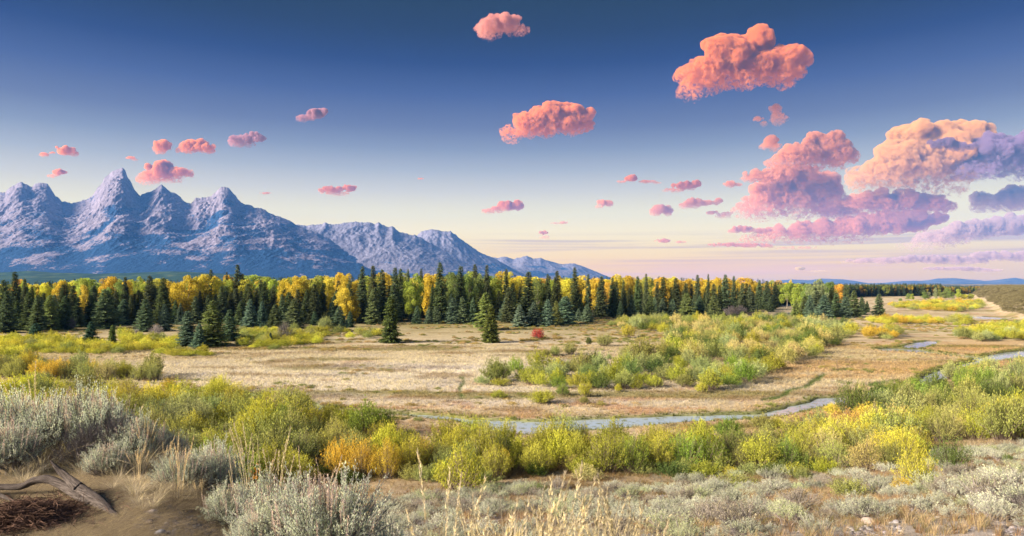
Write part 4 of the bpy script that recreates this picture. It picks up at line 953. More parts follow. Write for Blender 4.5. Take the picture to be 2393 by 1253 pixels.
for a in [(430, 750, 646, 34, 'gold', 4, 'large gold cottonwood rising behind the spruces left of the big clump'), (470, 748, 643, 26, 'yellow', 0), (505, 745, 650, 26, 'gold', 0), (535, 745, 652, 22, 'ygreen', 1), (575, 745, 656, 18, 'yellow', 2),
          (268, 752, 662, 32, 'green', 4, 'big round green cottonwood among the left spruces'), (198, 760, 668, 13, 'yellow', 0, 'small round yellow cottonwood on a thin bare trunk'), (195, 748, 652, 14, 'ygreen', 0),
          (640, 748, 655, 20, 'ygreen', 0), (690, 752, 648, 32, 'gold', 4, 'wide golden cottonwood in the middle of the left gold row'), (665, 750, 655, 18, 'gold', 2), (742, 750, 648, 18, 'ygreen', 2), (765, 748, 655, 16, 'yellow', 2),
          (817, 752, 642, 28, 'gold', 4, 'tall gold cottonwood standing forward in the forest edge'), (808, 757, 672, 24, 'yellow', 1, 'lower yellow crown directly under the tall gold cottonwood'), (822, 757, 695, 16, 'gold', 2, 'lowest gold branches of the tall cottonwood pair'),
          (966, 750, 641, 27, 'ygreen', 4, 'round yellow-green cottonwood left of the tallest spire'), (965, 752, 668, 22, 'ygreen', 1), (1000, 745, 643, 14, 'gold', 2), (1060, 745, 638, 20, 'green', 0), (1095, 748, 640, 24, 'green', 1), (1125, 746, 646, 26, 'green', 4), (1160, 746, 652, 22, 'ygreen', 0),
          (1255, 748, 650, 20, 'green', 1), (1325, 742, 655, 16, 'yellow', 2), (1385, 738, 660, 24, 'yellow', 0), (1378, 738, 652, 18, 'gold', 1), (1330, 742, 665, 14, 'gold', 3), (880, 740, 650, 12, 'ygreen', 2), (1200, 742, 650, 20, 'gold', 1),
          (1912, 735, 654, 27, 'grey', 4, 'big grey-green cottonwood in the detached grove'), (1885, 732, 662, 16, 'green', 1), (1866, 728, 665, 14, 'ygreen', 2), (1840, 720, 662, 20, 'ygreen', 0), (1938, 730, 660, 18, 'green', 0), (1960, 722, 665, 15, 'orange', 0), (1800, 715, 665, 14, 'gold', 3)]:
    cotton(*a)
for i in range(120):
    px = -70+1940*(i+rng.uniform(0, 1))/120
    if px < 1150 and rng.uniform() < .42: continue
    e = np.interp(px, EDGE[:, 0], EDGE[:, 1]); d0 = F*CAMZ/(e-HY); d = d0+rng.uniform(30, 130); base = HY+F*CAMZ/d
    top = env_top(px)-rng.uniform(2, 14)+(2 if px > 1300 else 0)
    if px < 330: col = rng.choice(['gold', 'yellow', 'ygreen', 'orange'], p=[.15, .3, .5, .05])
    elif px < 850: col = rng.choice(['gold', 'yellow', 'ygreen'], p=[.3, .3, .4])
    elif px < 1180: col = rng.choice(['gold', 'ygreen', 'green'], p=[.3, .4, .3])
    else: col = rng.choice(['gold', 'orange', 'yellow', 'ygreen'], p=[.42, .14, .28, .16])
    cotton(px, base, top, (base-top)*rng.uniform(.17, .30), col, int(rng.integers(5)))
# small aspens before the distant wood
for j, (px, base, top, hw, col, lb) in enumerate([(2122, 703, 686, 6, 'green', 'small round green aspen, left one of a pair before the distant wood'), (2131, 704, 687, 5, 'ygreen', 'small round green aspen, right one of a pair before the distant wood'), (2161, 703, 683, 8, 'green', 'green aspen left of the slender pale one'), (2170, 703, 683, 6, 'grey', 'grey-green aspen touching the slender pale one'),
        (2186, 706, 674, 4, 'grey', 'slender pale aspen standing above its neighbours by the bench'), (2205, 702, 682, 10, 'green', 'bushy green aspen at the bench foot'), (2222, 701, 680, 10, 'green', 'second bushy green aspen at the bench foot'), (2240, 702, 676, 7, 'ygreen', 'taller yellow-green aspen at the bench foot'),
        (2252, 702, 688, 9, 'yellow', 'low yellow aspen at the bench foot'), (2268, 702, 687, 8, 'ygreen', 'low yellow-green aspen against the bench slope'), (2213, 698, 672, 8, 'green', 'dark green aspen rising behind the bushy ones'), (2104, 705, 698, 5, 'green', 'low dark bush left of the aspen pair')]):
    cotton(px, base, top, hw, col, 2 if hw < 5 else int(rng.integers(2)), lb, 'small aspens before the distant wood')
# distant wood on the right (reads as one mass)
BRI = [m_broad(51, 'round', 22, 90, True, .05)[0], m_broad(52, 'tall', 18, 90, True, .05)[0]]; CNI = [m_conifer(61, .13, .03, .1, .3, 26, .8, True), m_conifer(62, .2, .02, .05, .3, 24, .8, True)]
P, T_, Sx, Ix, Rz = [], [], [], [], []
for i in range(2200):
    px = rng.uniform(1780, 2330); d = 0
    edge = np.interp(px, [1780, 1850, 2000, 2060, 2200, 2240, 2300, 2330], [430, 520, 800, 840, 860, 1000, 1250, 1400])
    d = edge+rng.exponential(110)
    x = pxd(px, d); z = z_at(x, d)
    if z > 4: continue
    con = rng.uniform() < (.45 if px > 2030 else .25) or d < edge+25 and rng.uniform() < .6
    H = rng.uniform(12, 17) if con else rng.uniform(12, 15.5)
    if px > 2200: H *= .8
    if con: Ix.append(2+rng.integers(2)); w = H*rng.uniform(.9, 1.3); T_.append(np.array([.058, .092, .060])*rng.uniform(.8, 1.3))
    else: Ix.append(rng.integers(2)); w = H*rng.uniform(.8, 1.2); T_.append(np.array(CW[str(rng.choice(['orange', 'gold', 'ygreen', 'green'], p=[.35, .15, .25, .25]))])*np.array([.75, .75, .9]))
    P.append((x, d, z-.1)); Sx.append((w, w, H)); Rz.append(rng.uniform(0, 6.28))
stuff(scatter('distant_forest', BRI+CNI, P, Rz, np.array(Sx), np.array(T_), Ix), 'distant autumn wood of orange and dark trees below the far blue hills', 'forest')
# back of the main forest, behind the individual trees
P, T_, Sx, Ix, Rz = [], [], [], [], []
for i in range(1500):
    px = rng.uniform(-150, 1860); e = np.interp(px, EDGE[:, 0], EDGE[:, 1]); d = F*CAMZ/(e-HY)+rng.uniform(70, 420); x = pxd(px, d)
    con = rng.uniform() < (.62 if px < 1150 else .4); top = env_top(px)+rng.uniform(-6, 14)-(4 if con else 0); H = CAMZ+(HY-top)/F*d
    if con: Ix.append(2); w = H*rng.uniform(.9, 1.3); T_.append(np.array([.058, .088, .050])*rng.uniform(.8, 1.3))
    else: Ix.append(rng.integers(2)); w = H*rng.uniform(.7, 1.1); T_.append(np.array(CW[str(rng.choice(['orange', 'gold', 'yellow', 'ygreen'], p=[.2, .4, .2, .2]))]))
    P.append((x, d, 0)); Sx.append((w, w, H)); Rz.append(rng.uniform(0, 6.28))
stuff(scatter('far_woods', BRI+CNI, P, Rz, np.array(Sx), np.array(T_), Ix), 'mass of gold and dark treetops filling the back of the forest', 'forest')

# ------------------------------------------------------------------ willow shrubs
WIL = [m_willow(s) for s in (71, 72, 73, 74)]; WILU = [m_willow(s, 230, 26, .055, .34, up=1.1, h=1.05) for s in (75, 76)]
BARE = m_bare(81)
def alb(r, g, b_, k=1.0): return tuple(np.clip(s2l(r, g, b_)*np.array([.90, 1.10, 1.25])*k, 0, .8))
WC = {'ygreen': alb(162, 154, 64), 'olive': alb(146, 142, 84), 'green': alb(122, 134, 60), 'gold': alb(186, 154, 66), 'sage': alb(150, 150, 100), 'tan': alb(178, 158, 104), 'dark': alb(98, 108, 58), 'orange': alb(188, 142, 82), 'red': alb(176, 72, 62), 'yellow': alb(188, 174, 72)}
WN = {'ygreen': 'yellow-green', 'olive': 'olive', 'green': 'deep green', 'gold': 'golden', 'sage': 'grey-green', 'tan': 'tan', 'dark': 'dark green', 'orange': 'orange', 'red': 'red', 'yellow': 'bright yellow'}
WZ = [(60, 870, 'in the long thicket wall on the left'), (200, 870, 'in the middle of the left thicket wall'), (340, 870, 'at the right end of the left thicket wall'), (60, 950, 'behind the far left sagebrush'), (200, 960, 'behind the tall sagebrush'), (330, 1000, 'in the big left thicket'),
      (420, 1060, 'above the dead log in the big thicket'), (480, 950, 'near the hidden stream in the left thicket'), (560, 1030, 'in the heart of the big left thicket'), (620, 1100, 'right behind the small pale sagebrush'), (660, 980, 'by the small water gleam on the left'), (720, 1040, 'at the right rim of the big left thicket'),
      (860, 980, 'on the near bank left of the open stream'), (850, 1080, 'in the gold row behind the central sagebrush'), (950, 1090, 'in the middle of the front gold row'), (1080, 1030, 'below the start of the open stream'), (1080, 1110, 'in the yellow mound below the stream'),
      (1250, 1080, 'just right of the yellow mound'), (1300, 1040, 'on the near bank under the wide stream'), (1450, 1080, 'in the green front row under the stream'), (1600, 1080, 'in the middle of the right front row'), (1700, 1000, 'alone on the near bank by the stream'), (1780, 1080, 'at the right of the front row'),
      (1900, 1080, 'where the front row meets the slope'), (2000, 1060, 'in the mixed thicket above the sage slope'), (2000, 960, 'beside the pale pool of the stream'), (2100, 1000, 'in the dark right thicket'), (2120, 1090, 'at the lower rim of the right thicket'), (2220, 960, 'in the tall dark thicket on the right'), (2300, 1020, 'in the yellow row on the right'), (2360, 930, 'at the far right edge thicket'), (2250, 870, 'on the stream bend at right'),
      (60, 800, 'in the low yellow band on the far left'), (200, 820, 'in the low yellow band by the small spruces'), (340, 800, 'in the low band left of the spruce clump'), (440, 820, 'below the big spruce clump'), (600, 800, 'right of the big spruce clump'), (700, 790, 'around the bare grey shrub'), (840, 780, 'left of the lone meadow spruce'),
      (1180, 890, 'at the left tip of the central willow patch'), (1280, 930, 'at the lower left of the central willow patch'), (1340, 880, 'in the left half of the central patch'), (1330, 820, 'on the pale meadow left of the big dome shrubs'), (1420, 800, 'near the purplish shrub in the meadow'), (1460, 850, 'under the big olive dome shrub'), (1480, 780, 'behind the big olive dome shrub'), (1500, 760, 'at the far rim of the willow flat'),
      (1560, 820, 'in the middle of the willow flat'), (1600, 890, 'at the near rim of the willow flat'), (1700, 900, 'at the near right rim of the willow flat'), (1700, 770, 'in the far middle of the willow flat'), (1750, 830, 'in the right half of the willow flat'), (1850, 770, 'in front of the detached grove'), (1900, 800, 'at the right end of the willow flat'), (2040, 780, 'in the mound right of the flat'),
      (2150, 745, 'in the low row beyond the small pools'), (2200, 710, 'in the yellow flat at the bench foot'), (2330, 780, 'in the clump at the right edge'), (2150, 720, 'at the left of the bench-foot flat'), (2370, 800, 'by the pool at the right edge')]
def wzone(px, py): return min(WZ, key=lambda m_: (m_[0]-px)**2+(2.2*(m_[1]-py))**2)[2]
wil = []   # (px, base row, width px, height px, colour, kind)
def W(px, py, w, h, col, kind='d', lab=None): wil.append((px, py, w, h, col, kind, lab))
# hand-placed, the ones that read one by one
for a in [(1257, 793, 34, 27, 'red', 'd', 'small red shrub alone in the pale meadow'), (1331, 831, 42, 34, 'olive', 'd', 'round olive shrub alone left of the willow flat'), (1298, 833, 30, 27, 'olive'), (1275, 834, 30, 20, 'olive'), (1412, 811, 46, 32, 'olive', 'd', 'brownish olive shrub alone on the meadow beyond the patch'), (1376, 806, 20, 20, 'dark', 'd', 'small purplish dark shrub left of the brownish one'),
          (1467, 790, 42, 34, 'yellow', 'd', 'round yellow-olive shrub before the forest edge'), (1500, 850, 100, 62, 'olive', 'd', 'largest olive dome shrub of the willow flat'), (1555, 838, 60, 45, 'olive'), (1460, 842, 36, 36, 'olive'), (1556, 836, 26, 26, 'gold'), (1424, 842, 18, 16, 'sage'), (1388, 842, 26, 15, 'sage'),
          (1300, 880, 60, 36, 'sage'), (1335, 868, 50, 30, 'sage'), (1240, 898, 76, 44, 'ygreen'), (1187, 878, 20, 17, 'sage'), (1170, 902, 60, 20, 'ygreen'), (1380, 905, 60, 38, 'ygreen'), (1460, 908, 70, 44, 'olive'), (1530, 905, 56, 30, 'ygreen'), (1600, 905, 60, 34, 'olive'), (1660, 912, 76, 50, 'ygreen'), (1700, 890, 60, 40, 'ygreen'), (1640, 918, 40, 26, 'yellow'),
          (1265, 943, 72, 34, 'ygreen', 'd', 'low light green shrub below the left of the central patch'), (1315, 925, 42, 30, 'green'), (1367, 928, 40, 38, 'yellow', 'd', 'upright yellow shrub below the central patch'), (1365, 943, 30, 20, 'olive'), (1445, 916, 22, 20, 'ygreen'), (1487, 910, 40, 26, 'ygreen'), (1165, 930, 48, 20, 'ygreen'),
          (858, 1018, 112, 76, 'green', 'd', 'tall deep green willow on the near bank left of the open stream'), (810, 1008, 66, 58, 'ygreen'), (905, 1016, 50, 60, 'green'), (775, 985, 50, 40, 'ygreen'), (662, 1030, 92, 82, 'green', 'd', 'rounded blue-green willow beside the small water gleam'), (733, 1036, 52, 56, 'olive', 'd', 'pale olive willow just right of the rounded blue-green one'), (640, 960, 90, 50, 'ygreen'), (710, 958, 56, 44, 'ygreen'),
          (800, 1112, 90, 90, 'gold', 'u'), (850, 1118, 90, 92, 'gold', 'u'), (905, 1118, 86, 92, 'gold', 'u'), (960, 1105, 88, 86, 'yellow', 'u'), (990, 1090, 60, 66, 'gold', 'u'), (1075, 1150, 130, 108, 'yellow', 'u', 'large yellow mound shrub in the centre below the stream'), (1065, 1080, 100, 84, 'ygreen', 'u'), (1135, 1090, 110, 90, 'olive', 'u'), (1040, 1110, 60, 66, 'sage', 'u'), (1160, 1112, 76, 62, 'gold', 'd', 'small orange-gold shrub at the right foot of the yellow mound'), (1110, 1030, 80, 60, 'ygreen', 'u'), (1170, 1080, 60, 70, 'dark', 'u'),
          (1252, 1108, 90, 76, 'ygreen', 'u', 'yellow-green dome right of the yellow mound'), (1330, 1078, 72, 72, 'yellow', 'u'), (1300, 1056, 60, 50, 'gold', 'u'), (1415, 1105, 110, 96, 'ygreen', 'u'), (1480, 1105, 100, 90, 'green', 'u'), (1540, 1100, 90, 84, 'ygreen', 'u'), (1600, 1098, 100, 88, 'green', 'u'), (1655, 1098, 96, 84, 'green', 'u'), (1400, 1045, 60, 34, 'olive', 'u'), (1450, 1040, 60, 30, 'olive', 'u'), (1545, 1040, 50, 44, 'ygreen', 'u'), (1600, 1040, 56, 46, 'orange', 'u'),
          (1703, 1025, 74, 48, 'green', 'd', 'green dome standing alone on the near bank below the stream'), (1780, 1002, 60, 34, 'olive', 'd', 'low olive shrub right of the lone green dome on the bank'), (1815, 998, 40, 24, 'yellow'), (1775, 1098, 110, 84, 'ygreen', 'u'), (1840, 1095, 80, 74, 'green', 'u'), (1730, 1100, 40, 60, 'olive', 'u'), (1890, 1100, 60, 50, 'olive', 'u'),
          (1945, 968, 50, 28, 'yellow', 'd', 'yellow-olive shrub just left of the pale pool'), (1996, 950, 34, 24, 'yellow', 'd', 'small rounded yellow shrub just right of the pale pool'),
          (2050, 975, 84, 62, 'sage', 'd'), (2120, 985, 90, 60, 'sage'), (2090, 930, 50, 44, 'green', 'u'), (2140, 918, 70, 38, 'green', 'u'), (2170, 980, 90, 60, 'olive'), (2205, 980, 60, 60, 'dark'), (2225, 975, 46, 50, 'ygreen', 'u'), (2262, 955, 90, 78, 'olive', 'd', 'tall rounded olive willow with dark shadow below, on the right'), (2310, 935, 60, 56, 'dark', 'd'), (2340, 930, 60, 60, 'sage'), (2385, 928, 70, 60, 'olive'), (2222, 888, 60, 42, 'sage', 'd', 'grey-green willow at the stream bend on the right'), (2258, 882, 46, 30, 'yellow'), (2310, 862, 46, 30, 'sage'), (2205, 905, 30, 20, 'green'),
          (1980, 1020, 90, 66, 'orange', 'u', 'orange-topped shrub at the left of the right thicket'), (2020, 1000, 70, 56, 'gold', 'u'), (1960, 1055, 100, 70, 'tan', 'u'), (2040, 1070, 110, 84, 'olive', 'u'), (2100, 1042, 120, 84, 'olive', 'd', 'big round olive-brown dome in the middle of the right thicket'), (2165, 1030, 60, 68, 'ygreen', 'u'), (1950, 1095, 100, 70, 'olive', 'u'), (2030, 1104, 110, 80, 'tan', 'u'), (2080, 1100, 76, 70, 'olive', 'u'), (2290, 1018, 90, 70, 'yellow', 'u'), (2350, 1015, 100, 86, 'yellow', 'u', 'brightest yellow willow by the right edge'), (2395, 1030, 60, 70, 'yellow', 'u'), (2245, 1022, 50, 50, 'tan', 'u'), (2190, 1025, 60, 60, 'green', 'u'), (2315, 958, 40, 30, 'green'),
          (88, 905, 66, 38, 'sage', 'd', 'round blue-green willow in front of the left thicket wall'), (70, 876, 60, 62, 'gold', 'u', 'tall orange-gold shrub at the left thicket wall'), (25, 884, 60, 54, 'olive'), (120, 890, 64, 52, 'gold', 'u'), (165, 888, 66, 52, 'olive', 'u'), (205, 890, 66, 50, 'olive', 'u'), (245, 890, 60, 48, 'tan', 'u'), (290, 886, 60, 44, 'ygreen', 'u'), (330, 892, 60, 48, 'olive', 'u'), (360, 892, 44, 44, 'olive', 'u'), (160, 906, 22, 14, 'sage'),
          (505, 920, 62, 32, 'ygreen', 'd', 'bright yellow-green shrub by the hidden stream left of centre'), (500, 905, 22, 30, 'tan', 'u'), (395, 912, 44, 28, 'gold'), (290, 960, 70, 76, 'tan', 'u'), (330, 1000, 110, 80, 'olive', 'd'), (190, 985, 80, 76, 'tan', 'u'), (60, 985, 110, 76, 'ygreen'), (130, 975, 60, 72, 'olive', 'u'),
          (560, 1160, 150, 112, 'green', 'd', 'large bright green willow above the small pale sagebrush'), (640, 1150, 110, 120, 'ygreen', 'u'), (500, 1120, 110, 96, 'green', 'd'), (405, 1140, 110, 84, 'orange', 'u', 'dull orange shrub in front of the big left thicket'), (330, 1080, 110, 90, 'olive', 'u'), (265, 1070, 80, 90, 'dark', 'd'), (450, 1030, 90, 70, 'yellow', 'u'), (520, 1010, 90, 64, 'ygreen'), (580, 1040, 100, 70, 'sage')]:
    W(*a)
manual_n = len(wil)
for i_ in range(34):      # low fringe in front of the front row
    px_ = rng.uniform(760, 1930); W(px_, rng.uniform(1098, 1122) if px_ > 1180 else rng.uniform(1112, 1135), rng.uniform(46, 90), rng.uniform(24, 48), str(rng.choice(['olive', 'olive', 'ygreen', 'dark', 'tan'])), 'd')
REG = [  # region polygon (photo base rows), plant width in metres, height/width, colours, tries
 ([(-80, 935), (100, 915), (300, 940), (480, 935), (640, 960), (740, 990), (745, 1060), (690, 1130), (300, 1180), (-80, 1190)], (3.0, 5.0), .68, ['yellow', 'ygreen', 'ygreen', 'olive', 'olive', 'tan', 'sage'], 1400, .50, 'u'),
 ([(-60, 868), (370, 880), (360, 892), (-60, 890)], (3.2, 4.4), .8, ['olive', 'gold', 'tan', 'olive'], 160, .5, 'u'),
 ([(-60, 840), (60, 842), (110, 868), (-60, 868)], (3.0, 4.2), .7, ['ygreen', 'olive', 'yellow'], 120, .5, 'd'),
 ([(-60, 792), (150, 798), (300, 812), (280, 828), (130, 830), (-60, 824)], (2.6, 4.4), .55, ['ygreen', 'yellow', 'olive', 'yellow'], 700, .48, 'd'),
 ([(280, 785), (420, 800), (420, 822), (300, 824)], (2.6, 4.0), .55, ['yellow', 'ygreen', 'olive'], 260, .5, 'd'),
 ([(370, 826), (480, 826), (490, 834), (375, 834)], (2.8, 4.0), .45, ['yellow', 'ygreen'], 60, .5, 'd'),
 ([(545, 785), (640, 775), (755, 795), (740, 806), (640, 820), (550, 812)], (2.6, 4.4), .5, ['yellow', 'ygreen', 'olive'], 320, .5, 'd'),
 ([(700, 772), (885, 780), (885, 792), (720, 792)], (2.6, 4.4), .55, ['ygreen', 'olive', 'yellow'], 70, .7, 'd'),
 ([(555, 770), (700, 772), (700, 782), (560, 784)], (2.6, 4.0), .5, ['ygreen', 'olive'], 90, .6, 'd'),
 ([(1120, 900), (1200, 872), (1300, 862), (1400, 865), (1480, 862), (1600, 850), (1700, 868), (1840, 858), (1700, 915), (1560, 908), (1400, 915), (1230, 905)], (3.0, 5.2), .66, ['ygreen', 'olive', 'dark', 'sage', 'ygreen', 'green', 'yellow'], 900, .62, 'd'),
 ([(1540, 840), (1590, 780), (1760, 775), (1900, 790), (1960, 805), (1880, 850), (1700, 866), (1560, 852)], (3.2, 5.8), .66, ['olive', 'tan', 'ygreen', 'dark', 'olive', 'sage', 'tan'], 900, .62, 'd'),
 ([(1420, 762), (1500, 750), (1700, 754), (1850, 748), (1990, 768), (1990, 795), (1780, 782), (1600, 786), (1500, 776)], (3.4, 6.0), .62, ['olive', 'tan', 'dark', 'olive', 'ygreen', 'sage'], 900, .62, 'd'),
 ([(2005, 780), (2100, 772), (2100, 792), (2030, 798)], (3.5, 5.0), .6, ['gold', 'olive', 'ygreen'], 90, .5, 'd'),
 ([(2030, 752), (2090, 745), (2200, 750), (2205, 757), (2050, 758)], (3.6, 5.2), .5, ['ygreen', 'yellow', 'gold'], 200, .5, 'd'),
 ([(2215, 752), (2262, 748), (2262, 760), (2230, 764)], (3.6, 5.4), .6, ['olive', 'ygreen'], 50, .5, 'd'),
 ([(2078, 712), (2160, 708), (2290, 706), (2300, 722), (2250, 730), (2170, 728), (2085, 720)], (4, 7), .5, ['yellow', 'olive', 'ygreen', 'gold'], 500, .5, 'd'),
 ([(2240, 782), (2330, 765), (2420, 762), (2420, 795), (2300, 800), (2240, 796)], (3.2, 4.8), .62, ['ygreen', 'yellow', 'sage', 'olive'], 260, .5, 'd'),
 ([(1930, 970), (2030, 955), (2200, 920), (2300, 895), (2420, 890), (2420, 935), (2260, 970), (2100, 1000), (1990, 1000)], (3.0, 4.4), .75, ['olive', 'sage', 'dark', 'green'], 300, .62, 'd'),
 ([(1900, 1020), (2100, 1000), (2260, 985), (2420, 985), (2420, 1030), (2160, 1040), (2110, 1100), (1900, 1100)], (2.6, 3.8), .8, ['olive', 'ygreen', 'yellow', 'tan', 'gold'], 300, .6, 'u'),
 ([(765, 1050), (1000, 1060), (1200, 1060), (1700, 1060), (1900, 1060), (1900, 1102), (1600, 1100), (1380, 1108), (1300, 1105), (1180, 1125), (1000, 1110), (780, 1110)], (2.4, 3.4), .85, ['ygreen', 'olive', 'green', 'ygreen'], 500, .50, 'u')]
occ = []
for (px, py, w, h, col, k, lab) in wil:
    x, d, z = ground(px, py); occ.append((x, d, .5*w*d/F))
occ_n = list(occ)
for poly, (w0, w1), hr, colsr, tries, sp, kd in REG:
    xs = [p[0] for p in poly]; ys = [p[1] for p in poly]; loc = []
    fx = [ground(a, b_) for a, b_ in poly]; dmin = min(f[1] for f in fx); dmax = max(f[1] for f in fx)
    mcol = rng.integers(0, 1000)
    for t_ in range(tries):
        d = math.sqrt(rng.uniform(dmin**2, dmax**2)); px = rng.uniform(min(xs), max(xs)); x = pxd(px, d); z = z_at(x, d) if d < 64 or px > 2150 else 0.0; py = HY+(CAMZ-z)*F/d
        if not in_poly(px, py, poly): continue
        w = rng.uniform(w0, w1)
        if any((x-o[0])**2+(d-o[1])**2 < (sp*(w/2+o[2]))**2*1.25 for o in occ): continue
        if edge_dist(np.array([x]), np.array([d]), RIVW)[0] < .45*w: continue
        nn = float(fbm(np.array([x/9.0]), np.array([d/14.0]), 2, 700+mcol % 7)[0]); ci = int(np.clip((nn-.22)/.56*len(colsr)+rng.uniform(-.9, .9), 0, len(colsr)-1))
        occ.append((x, d, w/2)); W(px, py, w*F/d, w*F/d*hr*rng.uniform(.65, 1.4), colsr[ci], kd if rng.uniform() < .8 else 'd')
# visible size decides which are things
recs = []
for i, (px, py, w, h, col, k, lab) in enumerate(wil):
    x, d, z = ground(px, py); recs.append((i < manual_n, w*h, i, x, d, z))
order = sorted(recs, key=lambda r_: (not r_[0], -r_[1]))
thing_ids = {r_[2] for r_ in order[:298]}
P, T_, Sx, Ix, Rz = [], [], [], [], []
WILI = [m_willow(s, 150, 20, .075, inst=True)[0] for s in (77, 78)]
for _, _, i, x, d, z in recs:
    px, py, w, h, col, k, lab = wil[i]
    c = np.array(WC[col])*rng.uniform(.74, 1.24)*np.array([rng.uniform(.92, 1.1), 1, rng.uniform(.85, 1.15)])
    R_ = .5*w*d/F; H = h*d/F
    if d < 75: R_ *= 1.18; H *= 1.05
    if i in thing_ids:
        lib = WILU if k == 'u' else WIL; fo, st = lib[rng.integers(len(lib))]
        hz_ = 1.12 if k == 'u' else .92
        thing('willow_shrub' if col != 'red' else 'red_shrub', lab or f'{WN[col]} willow shrub {wzone(px, py)}', 'shrub', 'willow shrubs of the valley floor', (x, d, z-.08), rng.uniform(0, 6.28), (R_, R_*rng.uniform(.85, 1.1), H/hz_), [('stems', st, None), ('foliage', fo, c)])
    else:
        P.append((x, d, z-.08)); Sx.append((R_, R_, H/.92)); T_.append(c); Ix.append(rng.integers(2)); Rz.append(rng.uniform(0, 6.28))
if P: stuff(scatter('willow_thickets', WILI, P, Rz, np.array(Sx), np.array(T_), Ix), 'smaller willow shrubs filling the thickets on the valley floor', 'shrubs')
print('WILLOWS', len(wil), manual_n)
for (px, py, w, h, lb) in [(665, 796, 38, 42, 'bare grey twiggy shrub right of the big spruce clump'), (366, 790, 34, 30, 'bare grey shrub below the left spruces'), (118, 772, 22, 32, 'pale bare shrub at the left forest edge'), (168, 770, 20, 26, 'second pale bare shrub at the left forest edge'),
                           (1712, 740, 44, 24, 'bare grey thicket at the right forest edge'), (1728, 736, 34, 22, 'bare grey thicket touching the forest edge, right piece'), (318, 790, 24, 20, 'low bare shrub beside the yellow bush')]:
    x, d, z = ground(px, py); thing('bare_shrub', lb, 'shrub', 'leafless grey shrubs', (x, d, z-.05), rng.uniform(0, 6), (w*d/F/1.7, w*d/F/1.7, h*d/F/1.1), [('twigs', BARE, None)])
for (px, py, w, h, col, lb) in [(760, 775, 46, 36, 'sage', 'pale grey-green shrub before the blue spruces'), (765, 752, 34, 24, 'sage', 'soft grey shrub behind the pale grey-green one'), (298, 792, 30, 26, 'yellow', 'round yellow bush on a short stem in the left meadow'), (883, 785, 36, 18, 'yellow', 'yellow shrub tucked against the lone meadow spruce')]:
    x, d, z = ground(px, py); fo, st = WIL[rng.integers(4)]
    thing('meadow_shrub', lb, 'shrub', 'shrubs before the forest', (x, d, z-.05), rng.uniform(0, 6), (.5*w*d/F, .5*w*d/F, h*d/F/.92), [('stems', st, None), ('foliage', fo, WC[col])])

# low tussocks and seedlings scattered over the meadow and banks
P, T_, Sx, Ix, Rz = [], [], [], [], []
tx = rng.uniform(-.85, .85, 16000); td = np.sqrt(rng.uniform(62**2, 300**2, 16000)); tx = tx*td
te = edge_dist(tx, td, RIVW); tn = fbm(tx/13, td/6, 4, 801); tz = height(tx, td)
okk = (tz < 2) & (te > .5) & ((tn > .62) | ((te < 3.0) & (tn > .50)) | ((td > 150) & (tn > .56)))
for x, d, z, e in zip(tx[okk], td[okk], tz[okk], te[okk]):
    R_ = rng.uniform(.3, .95)*(1+.4*(d > 150)); P.append((x, d, z-.05)); Sx.append((R_, R_, R_*rng.uniform(.4, .7))); Rz.append(rng.uniform(0, 6.28)); Ix.append(rng.integers(2))
    T_.append(np.array([(.26, .26, .09), (.34, .28, .12), (.20, .24, .09), (.38, .30, .17)][rng.integers(4)])*rng.uniform(.8, 1.2))
stuff(scatter('tussocks', WILI, P, Rz, np.array(Sx), np.array(T_), Ix), 'low olive tussocks and seedlings dotted over the meadow and stream banks', 'grass')
print('TUSS', len(P))
# ------------------------------------------------------------------ sagebrush
SG = (.60, .68, .56); SGB = [m_sage(s, 420, 44, .030, spikes=70) for s in (201, 202)]; SGM = [m_sage(s, 150, 22, .055) for s in (203, 204, 205)]
SPK = (.62, .52, .46)
for (px, d, R_, H, lb, t) in [(-20, 6.6, .55, .62, 'tall pale sagebrush cut by the left edge', 0), (70, 7.2, .56, .66, 'tall sagebrush with many seed spikes on the far left', 1), (158, 6.9, .50, .66, 'tall grey sagebrush behind the upper end of the dead log', 0), (235, 6.9, .42, .64, 'woody thin-leaved sagebrush right of the dead log tip', 1), (10, 6.05, .34, .46, 'low bright sagebrush at the left edge behind the log', 1),
                             (492, 6.0, .34, .50, 'compact pale sagebrush left of the central ones', 1), (385, 7.2, .32, .44, 'thin sagebrush among straw grass behind the log', 0), (318, 6.5, .34, .46, 'pale sagebrush growing between the log tip and the compact one', 0), (425, 5.7, .26, .34, 'small silvery sagebrush in front of the compact one', 1), (545, 5.1, .26, .34, 'low sagebrush touching the left foot of the big central ones', 0), (250, 5.95, .22, .30, 'small sagebrush beside the middle of the log', 1), (655, 4.7, .34, .52, 'left of the big central sagebrushes, with spikes', 0), (760, 4.5, .46, .62, 'big bushy sagebrush in the bottom centre with pinkish seed spikes', 1), (868, 4.7, .40, .60, 'right part of the big central sagebrush, woody below', 0),
                             (590, 4.4, .20, .30, 'small pale sagebrush at the bottom, left of the big ones', 1), (985, 5.0, .32, .44, 'low sagebrush right of the big central one behind stalks', 0), (1090, 5.3, .32, .40, 'half hidden sagebrush behind the blurred grass stalks', 1)]:
    x = pxd(px, d); z = z_at(x, d); fo, wd, sp = SGB[t]
    thing('sagebrush', lb, 'shrub', 'big sagebrush on the bluff edge', (x, d, z-.03), rng.uniform(0, 6.28), (R_, R_, H), [('wood', wd, None), ('foliage', fo, np.array(SG)*rng.uniform(.88, 1.1)), ('seed_spikes', sp, SPK)])
